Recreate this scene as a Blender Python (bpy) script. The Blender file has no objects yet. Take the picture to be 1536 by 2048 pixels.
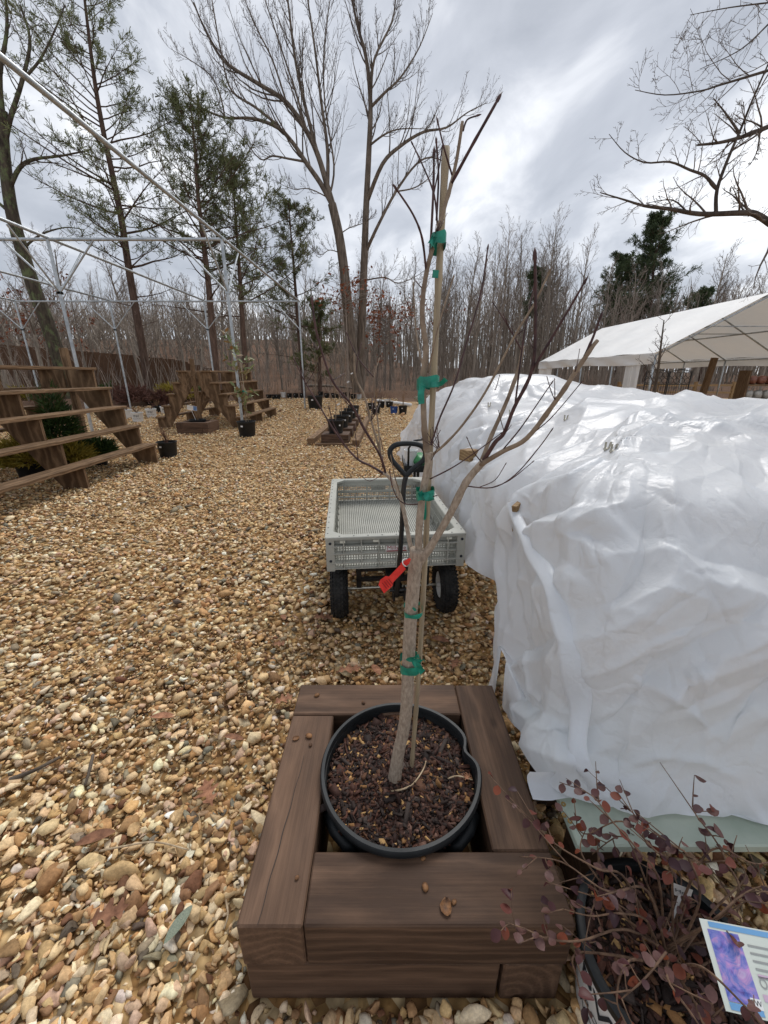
import bpy, math, random
import numpy as np
from mathutils import Vector, Matrix

S = bpy.context.scene
COL = S.collection
PI = math.pi
rnd = random.Random(7)
NR = np.random.RandomState(11)

# ------------------------------------------------------------------ camera
CH, PITCH, FPX, CX, CY = 1.36, math.radians(18.9), 800.0, 768.0, 1024.0
cd = bpy.data.cameras.new('camera'); cam = bpy.data.objects.new('camera', cd); COL.objects.link(cam)
cam.location = (0, 0, CH); cam.rotation_euler = (PI / 2 - PITCH, 0, 0)
cd.sensor_fit = 'HORIZONTAL'; cd.sensor_width = 36.0; cd.lens = FPX / 1536.0 * 36.0
cd.clip_start = 0.02; cd.clip_end = 1500
S.camera = cam

# ------------------------------------------------------------------ world: overcast cloud deck over a Nishita sky
SUN_EL, SUN_AZ = math.radians(52), math.radians(20)      # azimuth from +Y towards +X
W = bpy.data.worlds.new('World'); S.world = W; W.use_nodes = True
nt = W.node_tree; nt.nodes.clear()
def wn(t, **k):
    n = nt.nodes.new(t)
    for a, b in k.items(): setattr(n, a, b)
    return n
def wl(a, b): nt.links.new(a, b)
def wmath(op, a, b=None):
    n = wn('ShaderNodeMath', operation=op)
    for i, v in enumerate((a, b)):
        if v is None: continue
        if isinstance(v, (int, float)): n.inputs[i].default_value = v
        else: wl(v, n.inputs[i])
    return n.outputs[0]
sky = wn('ShaderNodeTexSky', sky_type='NISHITA', sun_disc=False, sun_elevation=SUN_EL, sun_rotation=SUN_AZ)
tc = wn('ShaderNodeTexCoord'); sx = wn('ShaderNodeSeparateXYZ'); wl(tc.outputs['Generated'], sx.inputs[0])
zz = wmath('ADD', wmath('MAXIMUM', sx.outputs[2], 0.0), 0.30)
cb = wn('ShaderNodeCombineXYZ')
wl(wmath('DIVIDE', sx.outputs[0], zz), cb.inputs[0]); wl(wmath('DIVIDE', sx.outputs[1], zz), cb.inputs[1])
def cloud_noise(scale, stretch, rot, loc, detail, rough, dist):
    mp = wn('ShaderNodeMapping'); mp.inputs['Rotation'].default_value = (0, 0, math.radians(rot))
    mp.inputs['Scale'].default_value = (scale, scale * stretch, 1); mp.inputs['Location'].default_value = loc
    wl(cb.outputs[0], mp.inputs[0])
    nz = wn('ShaderNodeTexNoise'); wl(mp.outputs[0], nz.inputs['Vector'])
    nz.inputs['Scale'].default_value = 1; nz.inputs['Detail'].default_value = detail
    nz.inputs['Roughness'].default_value = rough; nz.inputs['Distortion'].default_value = dist
    return nz.outputs[0]
n1 = cloud_noise(1.25, 0.6, 40, (0.9, 1.7, 0), 4, 0.5, 0.6)
n2 = cloud_noise(3.6, 0.8, 36, (4.1, 2.6, 0), 6, 0.58, 0.5)
nm = wmath('ADD', wmath('MULTIPLY', n1, 0.66), wmath('MULTIPLY', n2, 0.34))
rp = wn('ShaderNodeValToRGB'); wl(nm, rp.inputs[0])
el = rp.color_ramp.elements
el[0].position = 0.34; el[0].color = (0.29, 0.315, 0.36, 1)
el[1].position = 0.62; el[1].color = (0.88, 0.89, 0.90, 1)
e = el.new(0.48); e.color = (0.44, 0.465, 0.515, 1)
e = el.new(0.555); e.color = (0.63, 0.65, 0.69, 1)
scl = wn('ShaderNodeVectorMath', operation='SCALE'); scl.inputs[3].default_value = 8.9
wl(rp.outputs[0], scl.inputs[0])
mx = wn('ShaderNodeMix', data_type='RGBA'); mx.inputs['Factor'].default_value = 0.94
wl(sky.outputs[0], mx.inputs['A']); wl(scl.outputs[0], mx.inputs['B'])
bg = wn('ShaderNodeBackground'); bg.inputs['Strength'].default_value = 0.1
wl(mx.outputs['Result'], bg.inputs['Color'])
wo = wn('ShaderNodeOutputWorld'); wl(bg.outputs[0], wo.inputs[0])

sd = bpy.data.lights.new('sun', 'SUN'); sd.energy = 1.5; sd.angle = math.radians(32); sd.color = (1, 0.97, 0.93)
so = bpy.data.objects.new('sun', sd); COL.objects.link(so)
sdir = Vector((math.sin(SUN_AZ) * math.cos(SUN_EL), math.cos(SUN_AZ) * math.cos(SUN_EL), math.sin(SUN_EL)))
so.rotation_euler = sdir.to_track_quat('Z', 'Y').to_euler(); so.location = (5, 8, 30)
S.view_settings.view_transform = 'Standard'; S.view_settings.look = 'None'
S.view_settings.exposure = 0.66; S.view_settings.gamma = 1.0; S.view_settings.use_curve_mapping = False
S.cycles.max_bounces = 7; S.cycles.transparent_max_bounces = 12

# ------------------------------------------------------------------ pixel helpers
cp, sp_ = math.cos(PITCH), math.sin(PITCH)
def ray(x, y):
    u, v = (x - CX) / FPX, (y - CY) / FPX
    return u, cp - v * sp_, -sp_ - v * cp
def pz(x, y, z=0.0):
    dx, dy, dz = ray(x, y); t = (z - CH) / dz
    return Vector((dx * t, dy * t, z))
def py(x, y, Y):
    dx, dy, dz = ray(x, y); t = Y / dy
    return Vector((dx * t, Y, CH + dz * t))

# ------------------------------------------------------------------ objects helpers
def tag(o, label=None, cat=None, group=None, kind=None):
    if label: o['label'] = label
    if cat: o['category'] = cat
    if group: o['group'] = group
    if kind: o['kind'] = kind
    return o
def thing(name, label, cat, loc=(0, 0, 0), rz=0.0, group=None):
    o = bpy.data.objects.new(name, None); COL.objects.link(o); o.empty_display_size = 0.05
    o.location = loc; o.rotation_euler = (0, 0, rz)
    return tag(o, label, cat, group)
def rootloc(o):
    while o.parent: o = o.parent
    return o.location if o.type == 'EMPTY' else Vector((0, 0, 0))
def copy_tree(o, parent=None):
    c = o.copy(); COL.objects.link(c)
    if parent: c.parent = parent
    for ch in o.children: copy_tree(ch, c)
    return c

ICO = {}
class MB:
    def __init__(s): s.v = []; s.f = []; s.g = []; s.hasg = False
    def add(s, vs, fs, g=None):
        b = len(s.v); s.v += [tuple(p) for p in vs]; s.f += [tuple(i + b for i in f) for f in fs]
        if g is not None: s.hasg = True; s.g += [tuple(q) for q in g]
        else: s.g += [tuple(p) for p in vs]
        return s
    def box(s, c, size, M=None, bev=0.0, grain=0, seed=None):
        """box centred at c; grain = axis index of the wood grain"""
        hx, hy, hz = size[0] / 2, size[1] / 2, size[2] / 2
        if bev <= 0:
            L = [(a * hx, b * hy, d * hz) for d in (-1, 1) for b in (-1, 1) for a in (-1, 1)]
            F = [(0, 2, 3, 1), (4, 5, 7, 6), (0, 1, 5, 4), (2, 6, 7, 3), (0, 4, 6, 2), (1, 3, 7, 5)]
        else:
            L = []; idx = {}
            for a in (-1, 1):
                for b in (-1, 1):
                    for d in (-1, 1):
                        for k in range(3):
                            q = [a * (hx - bev), b * (hy - bev), d * (hz - bev)]
                            q[k] = (a, b, d)[k] * (hx, hy, hz)[k]
                            idx[(a, b, d, k)] = len(L); L.append(tuple(q))
            F = []
            def face(ids):
                p = [Vector(L[i]) for i in ids]; n = (p[1] - p[0]).cross(p[2] - p[0])
                cc = sum(p, Vector()) / len(p)
                F.append(tuple(ids) if n.dot(cc) > 0 else tuple(reversed(ids)))
            for sg in (-1, 1):
                face([idx[(sg, b, d, 0)] for b, d in ((-1, -1), (1, -1), (1, 1), (-1, 1))])
                face([idx[(a, sg, d, 1)] for a, d in ((-1, -1), (1, -1), (1, 1), (-1, 1))])
                face([idx[(a, b, sg, 2)] for a, b in ((-1, -1), (1, -1), (1, 1), (-1, 1))])
            for a in (-1, 1):
                for b in (-1, 1):
                    face([idx[(a, b, -1, 0)], idx[(a, b, 1, 0)], idx[(a, b, 1, 1)], idx[(a, b, -1, 1)]])
                    face([idx[(a, -1, b, 0)], idx[(a, 1, b, 0)], idx[(a, 1, b, 2)], idx[(a, -1, b, 2)]])
                    face([idx[(-1, a, b, 1)], idx[(1, a, b, 1)], idx[(1, a, b, 2)], idx[(-1, a, b, 2)]])
                    for d in (-1, 1): face([idx[(a, b, d, k)] for k in range(3)])
        r = random.Random(seed if seed is not None else hash((round(c[0], 4), round(c[1], 4), round(c[2], 4))) & 0xffff)
        off = (r.uniform(-9, 9), r.uniform(-.05, .05), r.uniform(.02, .12))
        o = [(0, 1, 2), (1, 0, 2), (2, 0, 1)][grain]
        G = [(p[o[0]] + off[0], p[o[1]] + off[1], p[o[2]] + off[2]) for p in L]
        if M is not None: L = [M @ Vector(p) for p in L]
        return s.add([(p[0] + c[0], p[1] + c[1], p[2] + c[2]) for p in L], F, G)
    def beam(s, a, b, w, h, grain=True, bev=0.0, up=(0, 0, 1), seed=None):
        a, b = Vector(a), Vector(b); d = b - a; L = d.length; d.normalize()
        u = Vector(up)
        if abs(d.dot(u)) > .98: u = Vector((0, 1, 0))
        side = d.cross(u).normalized(); u2 = side.cross(d)
        M = Matrix((d, side, u2)).transposed()
        return s.box((a + b) / 2, (L, w, h), M, bev, 0, seed)
    def tube(s, pts, rad, n=6, cap=True):
        pts = [Vector(p) for p in pts]; m = len(pts)
        if isinstance(rad, (int, float)): rad = [rad] * m
        vs = []; fs = []; ref = None
        for i in range(m):
            t = pts[min(i + 1, m - 1)] - pts[max(i - 1, 0)]
            if t.length < 1e-9: t = Vector((0, 0, 1))
            t.normalize()
            if ref is None: ref = Vector((1, 0, 0)) if abs(t.x) < .8 else Vector((0, 1, 0))
            a = ref - t * ref.dot(t)
            if a.length < 1e-6: a = t.orthogonal()
            a.normalize(); ref = a; b = t.cross(a)
            for k in range(n):
                q = 2 * PI * k / n
                vs.append(pts[i] + (a * math.cos(q) + b * math.sin(q)) * rad[i])
        for i in range(m - 1):
            for k in range(n):
                fs.append((i * n + k, i * n + (k + 1) % n, (i + 1) * n + (k + 1) % n, (i + 1) * n + k))
        if cap:
            fs.append(tuple(reversed(range(n)))); fs.append(tuple((m - 1) * n + k for k in range(n)))
        return s.add(vs, fs)
    def lathe(s, prof, n=32, c=(0, 0, 0), fn=None, axis='Z', closed=False):
        vs = []; fs = []; m = len(prof)
        for r, z in prof:
            for k in range(n):
                q = 2 * PI * k / n; rr = r * (fn(q, z) if fn else 1)
                p = (rr * math.cos(q), rr * math.sin(q), z)
                if axis == 'X': p = (p[2], p[0], p[1])
                vs.append((p[0] + c[0], p[1] + c[1], p[2] + c[2]))
        for i in range(m - 1 + (1 if closed else 0)):
            for k in range(n):
                j = (i + 1) % m
                fs.append((i * n + k, i * n + (k + 1) % n, j * n + (k + 1) % n, j * n + k))
        return s.add(vs, fs)
    def prism(s, poly, a, b, plane='xz', seed=1):
        """extrude polygon: plane xz extruded along y from a to b, or xy along z"""
        n = len(poly)
        if plane == 'xz': vs = [(p[0], a, p[1]) for p in poly] + [(p[0], b, p[1]) for p in poly]
        else: vs = [(p[0], p[1], a) for p in poly] + [(p[0], p[1], b) for p in poly]
        fs = [tuple(range(n)), tuple(reversed(range(n, 2 * n)))] + [(i, i + n, (i + 1) % n + n, (i + 1) % n) for i in range(n)]
        return s.add(vs, fs, [(p[2] * .9 + p[0] * .4 + seed, p[1], p[0] * .5) for p in vs])
    def grid(s, P):
        n, m = P.shape[:2]; b = P.reshape(-1, 3).tolist()
        return s.add(b, [(i * m + j, i * m + j + 1, (i + 1) * m + j + 1, (i + 1) * m + j) for i in range(n - 1) for j in range(m - 1)])
    def build(s, name, mat, parent=None, smooth=False, kind=None, autos=None):
        me = bpy.data.meshes.new(name)
        off = rootloc(parent) if parent else Vector((0, 0, 0))
        V = s.v if not parent else [(p[0] - off[0], p[1] - off[1], p[2] - off[2]) for p in s.v]
        me.from_pydata(V, [], s.f)
        if s.hasg:
            at = me.attributes.new('g', 'FLOAT_VECTOR', 'POINT'); at.data.foreach_set('vector', np.array(s.g, 'f').ravel())
        mats = mat if isinstance(mat, (list, tuple)) else [mat]
        for m in mats: me.materials.append(m)
        if smooth:
            me.polygons.foreach_set('use_smooth', [True] * len(me.polygons))
            if autos: me.set_sharp_from_angle(angle=math.radians(autos))
        o = bpy.data.objects.new(name, me); COL.objects.link(o)
        if parent: o.parent = parent
        if kind: o['kind'] = kind
        return o
def np_mesh(name, V, F, mat, col=None, parent=None, smooth=False):
    me = bpy.data.meshes.new(name)
    V = np.asarray(V, 'f'); F = np.asarray(F, 'i'); k = F.shape[1]
    me.vertices.add(len(V)); me.vertices.foreach_set('co', V.ravel())
    me.loops.add(F.size); me.loops.foreach_set('vertex_index', F.ravel())
    me.polygons.add(len(F)); me.polygons.foreach_set('loop_start', np.arange(0, F.size, k, dtype='i'))
    if smooth: me.polygons.foreach_set('use_smooth', np.ones(len(F), bool))
    if col is not None:
        a = me.attributes.new('col', 'FLOAT_COLOR', 'POINT')
        c4 = np.ones((len(V), 4), 'f'); c4[:, :3] = col; a.data.foreach_set('color', c4.ravel())
    me.update(calc_edges=True); me.validate()
    if mat: me.materials.append(mat)
    o = bpy.data.objects.new(name, me); COL.objects.link(o)
    if parent: o.parent = parent
    return o

# ------------------------------------------------------------------ materials
def srgb(r, g, b):
    return tuple(((c / 255) / 12.92 if c / 255 <= .04045 else ((c / 255 + .055) / 1.055) ** 2.4) for c in (r, g, b))
class NT:
    def __init__(s, name):
        s.m = bpy.data.materials.new(name); s.m.use_nodes = True; s.t = s.m.node_tree; s.t.nodes.clear()
        s.out = s.n('ShaderNodeOutputMaterial'); s.b = s.n('ShaderNodeBsdfPrincipled'); s.l(s.b.outputs[0], s.out.inputs[0])
    def n(s, t, **k):
        q = s.t.nodes.new(t)
        for a, b in k.items(): setattr(q, a, b)
        return q
    def l(s, a, b): s.t.links.new(a, b)
    def coord(s, kind='Object', scale=(1, 1, 1), rot=(0, 0, 0)):
        if kind == 'g': c = s.n('ShaderNodeAttribute', attribute_name='g').outputs['Vector']
        else: c = s.n('ShaderNodeTexCoord').outputs[kind]
        mp = s.n('ShaderNodeMapping'); mp.inputs['Scale'].default_value = scale; mp.inputs['Rotation'].default_value = rot
        s.l(c, mp.inputs[0]); return mp.outputs[0]
    def noise(s, vec, scale, detail=4, rough=.55, dist=0):
        q = s.n('ShaderNodeTexNoise'); q.inputs['Scale'].default_value = scale; q.inputs['Detail'].default_value = detail
        q.inputs['Roughness'].default_value = rough; q.inputs['Distortion'].default_value = dist
        if vec: s.l(vec, q.inputs['Vector'])
        return q.outputs[0]
    def ramp(s, fac, stops):
        q = s.n('ShaderNodeValToRGB'); s.l(fac, q.inputs[0]); e = q.color_ramp.elements
        e[0].position, e[0].color = stops[0][0], (*stops[0][1], 1)
        e[1].position, e[1].color = stops[-1][0], (*stops[-1][1], 1)
        for p, c in stops[1:-1]: x = e.new(p); x.color = (*c, 1)
        return q.outputs[0]
    def math(s, op, a, b=None):
        q = s.n('ShaderNodeMath', operation=op)
        for i, v in enumerate((a, b)):
            if v is None: continue
            if isinstance(v, (int, float)): q.inputs[i].default_value = v
            else: s.l(v, q.inputs[i])
        return q.outputs[0]
    def mix(s, f, a, b, mode='MIX'):
        q = s.n('ShaderNodeMix', data_type='RGBA', blend_type=mode)
        for k, v in (('Factor', f), ('A', a), ('B', b)):
            if isinstance(v, (int, float)): q.inputs[k].default_value = v
            elif isinstance(v, tuple): q.inputs[k].default_value = (*v, 1)
            else: s.l(v, q.inputs[k])
        return q.outputs['Result']
    def bump(s, h, strength=.3, dist=.01):
        q = s.n('ShaderNodeBump'); q.inputs['Strength'].default_value = strength; q.inputs['Distance'].default_value = dist
        s.l(h, q.inputs['Height']); s.l(q.outputs[0], s.b.inputs['Normal'])
    def fin(s, col=None, rough=.6, spec=.4, metal=0):
        if col is not None:
            if isinstance(col, tuple): s.b.inputs['Base Color'].default_value = (*col, 1)
            else: s.l(col, s.b.inputs['Base Color'])
        if isinstance(rough, (int, float)): s.b.inputs['Roughness'].default_value = rough
        else: s.l(rough, s.b.inputs['Roughness'])
        s.b.inputs['Specular IOR Level'].default_value = spec; s.b.inputs['Metallic'].default_value = metal
        return s.m
def M_basic(name, c1, c2=None, scale=8, rough=.6, bump=0, bscale=60, bdist=.004, spec=.4, metal=0, rv=0, coord='Object', stretch=(1, 1, 1), lo=.35, hi=.65):
    t = NT(name); v = t.coord(coord, stretch); f = t.noise(v, scale, 6, .6)
    c = t.ramp(f, [(lo, c1), (hi, c2 or c1)])
    if rv:
        oi = t.n('ShaderNodeObjectInfo'); h = t.n('ShaderNodeHueSaturation')
        t.l(t.math('ADD', t.math('MULTIPLY', oi.outputs['Random'], 2 * rv), 1 - rv), h.inputs['Value']); t.l(c, h.inputs['Color']); c = h.outputs[0]
    if bump: t.bump(t.noise(v, bscale, 5, .6), bump, bdist)
    return t.fin(c, rough, spec, metal)
def M_wood(name, dark, light, freq=150, rough=.55, knots=True, wear=.25, streak=.5):
    """solid wood: rings about a pith axis along g.x"""
    t = NT(name); v = t.coord('g')
    slow = t.noise(t.coord('g', (1.6, 5, 5)), 2.2, 3, .5)
    sp = t.n('ShaderNodeSeparateXYZ'); t.l(v, sp.inputs[0])
    r = t.math('SQRT', t.math('ADD', t.math('POWER', sp.outputs[1], 2), t.math('POWER', sp.outputs[2], 2)))
    r = t.math('ADD', r, t.math('MULTIPLY', slow, .05))
    ring = t.math('PINGPONG', t.math('MULTIPLY', r, freq), 1.0)
    fib = t.noise(t.coord('g', (2.5, 130, 130)), 1, 5, .7)
    blot = t.noise(t.coord('g', (1.5, 6, 6)), 3, 5, .6)
    oi = t.n('ShaderNodeObjectInfo')
    f = t.math('ADD', t.math('MULTIPLY', t.math('POWER', ring, 2.2), streak), t.math('MULTIPLY', fib, .55))
    f = t.math('ADD', f, t.math('MULTIPLY', t.math('SUBTRACT', blot, .5), wear * 3))
    f = t.math('ADD', f, t.math('MULTIPLY', t.math('SUBTRACT', oi.outputs['Random'], .5), .25))
    c = t.ramp(f, [(.14, dark), (.92, light)])
    if knots:
        vo = t.n('ShaderNodeTexVoronoi'); vo.inputs['Scale'].default_value = 1; t.l(t.coord('g', (4.2, 9, 9)), vo.inputs['Vector'])
        k = t.ramp(vo.outputs['Distance'], [(.07, (1, 1, 1)), (.14, (0, 0, 0))])
        c = t.mix(t.math('MULTIPLY', k, .6), c, tuple(x * .35 for x in dark))
    t.bump(t.math('ADD', t.math('MULTIPLY', ring, .35), fib), .3, .0025)
    return t.fin(c, t.math('ADD', t.math('MULTIPLY', blot, .35), rough - .2), .2)
def M_bark(name, dark, light, scale=14, bump=.6, lichen=None, rough=.9):
    t = NT(name); v = t.coord('Object', (1, 1, .18)); f = t.noise(v, scale, 6, .65)
    c = t.ramp(f, [(.32, dark), (.68, light)])
    if lichen:
        g = t.noise(t.coord('Object', (1, 1, .6)), 4, 6, .7); c = t.mix(t.ramp(g, [(.5, (0, 0, 0)), (.62, (1, 1, 1))]), c, lichen)
    oi = t.n('ShaderNodeObjectInfo'); h = t.n('ShaderNodeHueSaturation')
    t.l(t.math('ADD', t.math('MULTIPLY', oi.outputs['Random'], .6), .7), h.inputs['Value']); t.l(c, h.inputs['Color'])
    t.bump(f, bump, .02); return t.fin(h.outputs[0], rough, .2)
def M_attr(name, rough=.6, spec=.4, bump=.35, bscale=160):
    t = NT(name); a = t.n('ShaderNodeAttribute', attribute_name='col'); f = t.noise(t.coord(), bscale, 5, .65)
    g = t.noise(t.coord(), 45, 4, .6)
    c = t.mix(1, a.outputs['Color'], t.ramp(f, [(.3, (.72, .7, .68)), (.7, (1.18, 1.15, 1.1))]), 'MULTIPLY')
    c = t.mix(1, c, t.ramp(g, [(.35, (.8, .78, .74)), (.65, (1.12, 1.12, 1.12))]), 'MULTIPLY')
    t.bump(f, bump, .003); return t.fin(c, t.math('ADD', t.math('MULTIPLY', g, .4), rough - .2), spec)

mTimber = M_wood('stained_timber', srgb(68, 51, 40), srgb(130, 102, 82), 75, .7, True, .22, .24)
mRack = M_wood('weathered_brown_wood', srgb(86, 66, 47), srgb(146, 118, 90), 90, .85, False, .3)
mRawWood = M_wood('raw_wood', srgb(120, 95, 66), srgb(172, 145, 108), 100, .7, False, .2)
mStain2 = M_wood('dark_fence_wood', srgb(78, 58, 44), srgb(120, 92, 72), 80, .85, False, .25)
mBlackPlastic = M_basic('black_plastic', (.007, .009, .010), (.015, .018, .020), 20, .5, .12, 300, .001, .35)
mPotBlack = M_basic('black_pot_plastic', (.006, .007, .008), (.013, .015, .016), 12, .5, .1, 200, .001, .4)
mPotBlue = M_basic('blue_pot_plastic', srgb(32, 62, 120), srgb(48, 84, 148), 10, .45)
mPotWhite = M_basic('white_pot_plastic', (.66, .67, .66), (.78, .78, .77), 6, .4, .05, 100)
mInk = M_basic('dark_ink', (.015, .02, .03), None, 4, .6)
mRedInk = M_basic('red_ink', srgb(140, 18, 30), None, 4, .5)
mGreyInk = M_basic('grey_ink', srgb(150, 152, 150), None, 4, .6)
mCart = M_basic('grey_cart_plastic', srgb(158, 158, 149), srgb(174, 173, 163), 5, .45, .06, 400, .001)
mCartTop = mCart
mBlackMetal = M_basic('black_painted_metal', (.008, .008, .009), (.018, .018, .018), 30, .4, .05, 300, .001, .5)
mRubber = M_basic('tyre_rubber', (.012, .012, .012), (.035, .033, .03), 25, .8, .2, 200, .002, .3)
mWheelWhite = M_basic('white_wheel_paint', (.6, .6, .58), (.72, .72, .7), 20, .4)
mGalv = M_basic('galvanised_pipe', srgb(150, 156, 160), srgb(190, 194, 196), 9, .42, .05, 200, .001, .5, .55)
mSteel = M_basic('clip_steel', srgb(150, 145, 130), srgb(200, 195, 180), 30, .3, 0, 0, 0, .5, .9)
mSoil = M_basic('dark_soil', (.012, .008, .006), (.05, .03, .02), 60, .95, .8, 120, .01, .2)
mChip = M_attr('bark_chip', .7, .3, .5, 300)
mStone = M_attr('gravel_stone', .75, .22, .3, 140)
mTentTop = M_basic('white_tent_fabric', (.74, .75, .75), (.82, .82, .82), 1.2, .55, .15, 3, .05)
mGreenTape = M_basic('green_tie_tape', srgb(12, 104, 86), srgb(30, 142, 118), 40, .4)
mRedTag = M_basic('red_plastic_tag', srgb(200, 38, 34), srgb(222, 58, 50), 60, .45, .1, 200, .001)
mBamboo = M_basic('bamboo', srgb(134, 120, 100), srgb(176, 158, 128), 6, .55, .25, 80, .002, .35, 0, 0, 'Object', (14, 14, 1))
mTrunk = M_basic('dogwood_bark', srgb(134, 119, 104), srgb(170, 154, 137), 110, .9, .35, 300, .002, .25, 0, 0, 'Object', (1.6, 1.6, .7))
mYoung = M_basic('young_tan_twig', srgb(112, 94, 78), srgb(152, 134, 114), 30, .75, .3, 200, .002, .3)
mTwig = M_basic('dark_red_twig', srgb(48, 30, 32), srgb(86, 58, 54), 40, .6, .2, 200, .001, .35)
mBud = M_basic('grey_pink_bud', srgb(130, 105, 95), srgb(165, 140, 128), 60, .8)
mLeafBrown = M_basic('fallen_leaf', srgb(104, 68, 48), srgb(158, 112, 84), 3.5, .75, .3, 8, .003, .3, 0, .25)
mNut = M_basic('nut_shell', srgb(62, 40, 26), srgb(138, 98, 62), 50, .6, .4, 90, .003, .3, 0, .2)
mStick = M_basic('dry_stick', srgb(150, 128, 100), srgb(196, 176, 146), 40, .85, .4, 120, .002)
mBoard = M_basic('pale_green_board', srgb(150, 162, 148), srgb(174, 183, 170), 7, .5, .05, 40)
mScrew = M_basic('brass_screw', srgb(150, 120, 70), srgb(180, 150, 95), 30, .4, 0, 0, 0, .5, .7)
mRock = M_basic('field_rock', srgb(118, 108, 92), srgb(168, 158, 138), 5, .9, .6, 18, .03)
mBrass = mScrew

def M_plastic():
    t = NT('white_plastic_sheet')
    v = t.coord()
    n1 = t.noise(v, 2.2, 5, .6)
    t.b.inputs['Base Color'].default_value = (.74, .77, .805, 1); t.b.inputs['Roughness'].default_value = .28
    t.b.inputs['Specular IOR Level'].default_value = .45
    vo = t.n('ShaderNodeTexVoronoi', feature='DISTANCE_TO_EDGE'); vo.inputs['Scale'].default_value = 9
    dn = t.n('ShaderNodeTexNoise'); dn.inputs['Scale'].default_value = 7; dn.inputs['Detail'].default_value = 4; t.l(v, dn.inputs['Vector'])
    ad = t.n('ShaderNodeVectorMath', operation='MULTIPLY_ADD'); ad.inputs[1].default_value = (.25, .25, .25); t.l(dn.outputs['Color'], ad.inputs[0]); t.l(v, ad.inputs[2])
    t.l(ad.outputs[0], vo.inputs['Vector'])
    ridge = t.math('MINIMUM', vo.outputs['Distance'], .16)
    fine = t.noise(ad.outputs[0], 26, 5, .7, 1.2)
    msk = t.ramp(n1, [(.42, (0, 0, 0)), (.62, (1, 1, 1))])
    vo2 = t.n('ShaderNodeTexVoronoi', feature='DISTANCE_TO_EDGE'); vo2.inputs['Scale'].default_value = 4.5; mp2 = t.n('ShaderNodeMapping'); mp2.inputs['Rotation'].default_value = (.5, .7, .6); mp2.inputs['Scale'].default_value = (1, .45, 1.5); t.l(ad.outputs[0], mp2.inputs[0]); t.l(mp2.outputs[0], vo2.inputs['Vector'])
    big = t.math('MINIMUM', vo2.outputs['Distance'], .22)
    h = t.math('ADD', t.math('MULTIPLY', t.math('MULTIPLY', ridge, 2.0), msk), t.math('MULTIPLY', fine, .22))
    h = t.math('ADD', h, t.math('MULTIPLY', big, .5))
    t.bump(h, .5, .014)
    tl = t.n('ShaderNodeBsdfTranslucent'); tl.inputs['Color'].default_value = (.9, .91, .92, 1)
    tr = t.n('ShaderNodeBsdfTransparent')
    m1 = t.n('ShaderNodeMixShader'); m1.inputs[0].default_value = .27; t.l(t.b.outputs[0], m1.inputs[1]); t.l(tl.outputs[0], m1.inputs[2])
    m2 = t.n('ShaderNodeMixShader'); m2.inputs[0].default_value = .07; t.l(m1.outputs[0], m2.inputs[1]); t.l(tr.outputs[0], m2.inputs[2])
    t.l(m2.outputs[0], t.out.inputs[0]); return t.m
mSheet = M_plastic()
def M_leaf(name, c1, c2, c3, rough=.5, tr=.25):
    t = NT(name); oi = t.n('ShaderNodeObjectInfo')
    c = t.ramp(oi.outputs['Random'], [(.0, c1), (.55, c2), (1, c3)])
    f = t.noise(t.coord(), 60, 3); c = t.mix(1, c, t.ramp(f, [(.3, (.8, .8, .8)), (.7, (1.15, 1.15, 1.15))]), 'MULTIPLY')
    t.fin(c, rough, .4)
    tl = t.n('ShaderNodeBsdfTranslucent'); t.l(c, tl.inputs['Color'])
    m1 = t.n('ShaderNodeMixShader'); m1.inputs[0].default_value = tr; t.l(t.b.outputs[0], m1.inputs[1]); t.l(tl.outputs[0], m1.inputs[2])
    t.l(m1.outputs[0], t.out.inputs[0]); return t.m
mBurg = M_leaf('burgundy_leaf', srgb(52, 26, 34), srgb(84, 48, 48), srgb(138, 70, 44))
mBurgPale = M_leaf('dull_mauve_leaf', srgb(66, 44, 48), srgb(92, 66, 66), srgb(118, 82, 72))
mMag = M_leaf('magnolia_leaf', srgb(92, 106, 62), srgb(140, 148, 104), srgb(132, 92, 56))
mNeedle = M_basic('pine_needles', srgb(88, 94, 62), srgb(122, 126, 86), 1.5, .7, 0, 0, 0, .2, 0, .15)
mNeedleDk = M_basic('dark_pine_needles', srgb(64, 76, 54), srgb(94, 106, 74), 1.5, .7, 0, 0, 0, .2, 0, .15)
mGold = M_basic('gold_conifer', srgb(116, 104, 38), srgb(168, 150, 66), 9, .7, 0, 0, 0, .2, 0, .1)
mGreenC = M_basic('green_conifer', srgb(42, 62, 30), srgb(74, 94, 46), 9, .7, 0, 0, 0, .2, 0, .1)
mOrangeLeaf = M_basic('clinging_oak_leaves', srgb(110, 62, 40), srgb(150, 88, 58), 3, .8)
mBarkPine = M_bark('pine_bark', srgb(70, 55, 47), srgb(116, 95, 83), 12)
mBarkGrey = M_bark('grey_bark', srgb(72, 63, 55), srgb(126, 113, 100), 10)
mBarkForest = M_bark('forest_bark', srgb(98, 89, 80), srgb(160, 149, 136), 6, .3)
mBarkLichen = M_bark('lichen_bark', srgb(52, 46, 40), srgb(96, 86, 74), 9, .6, srgb(104, 112, 78))
mBranch = M_bark('branch_bark', srgb(70, 61, 55), srgb(110, 98, 88), 8, .2)
mForestTwig = M_bark('forest_twigs', srgb(112, 101, 92), srgb(150, 138, 127), 3, .1)

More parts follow.
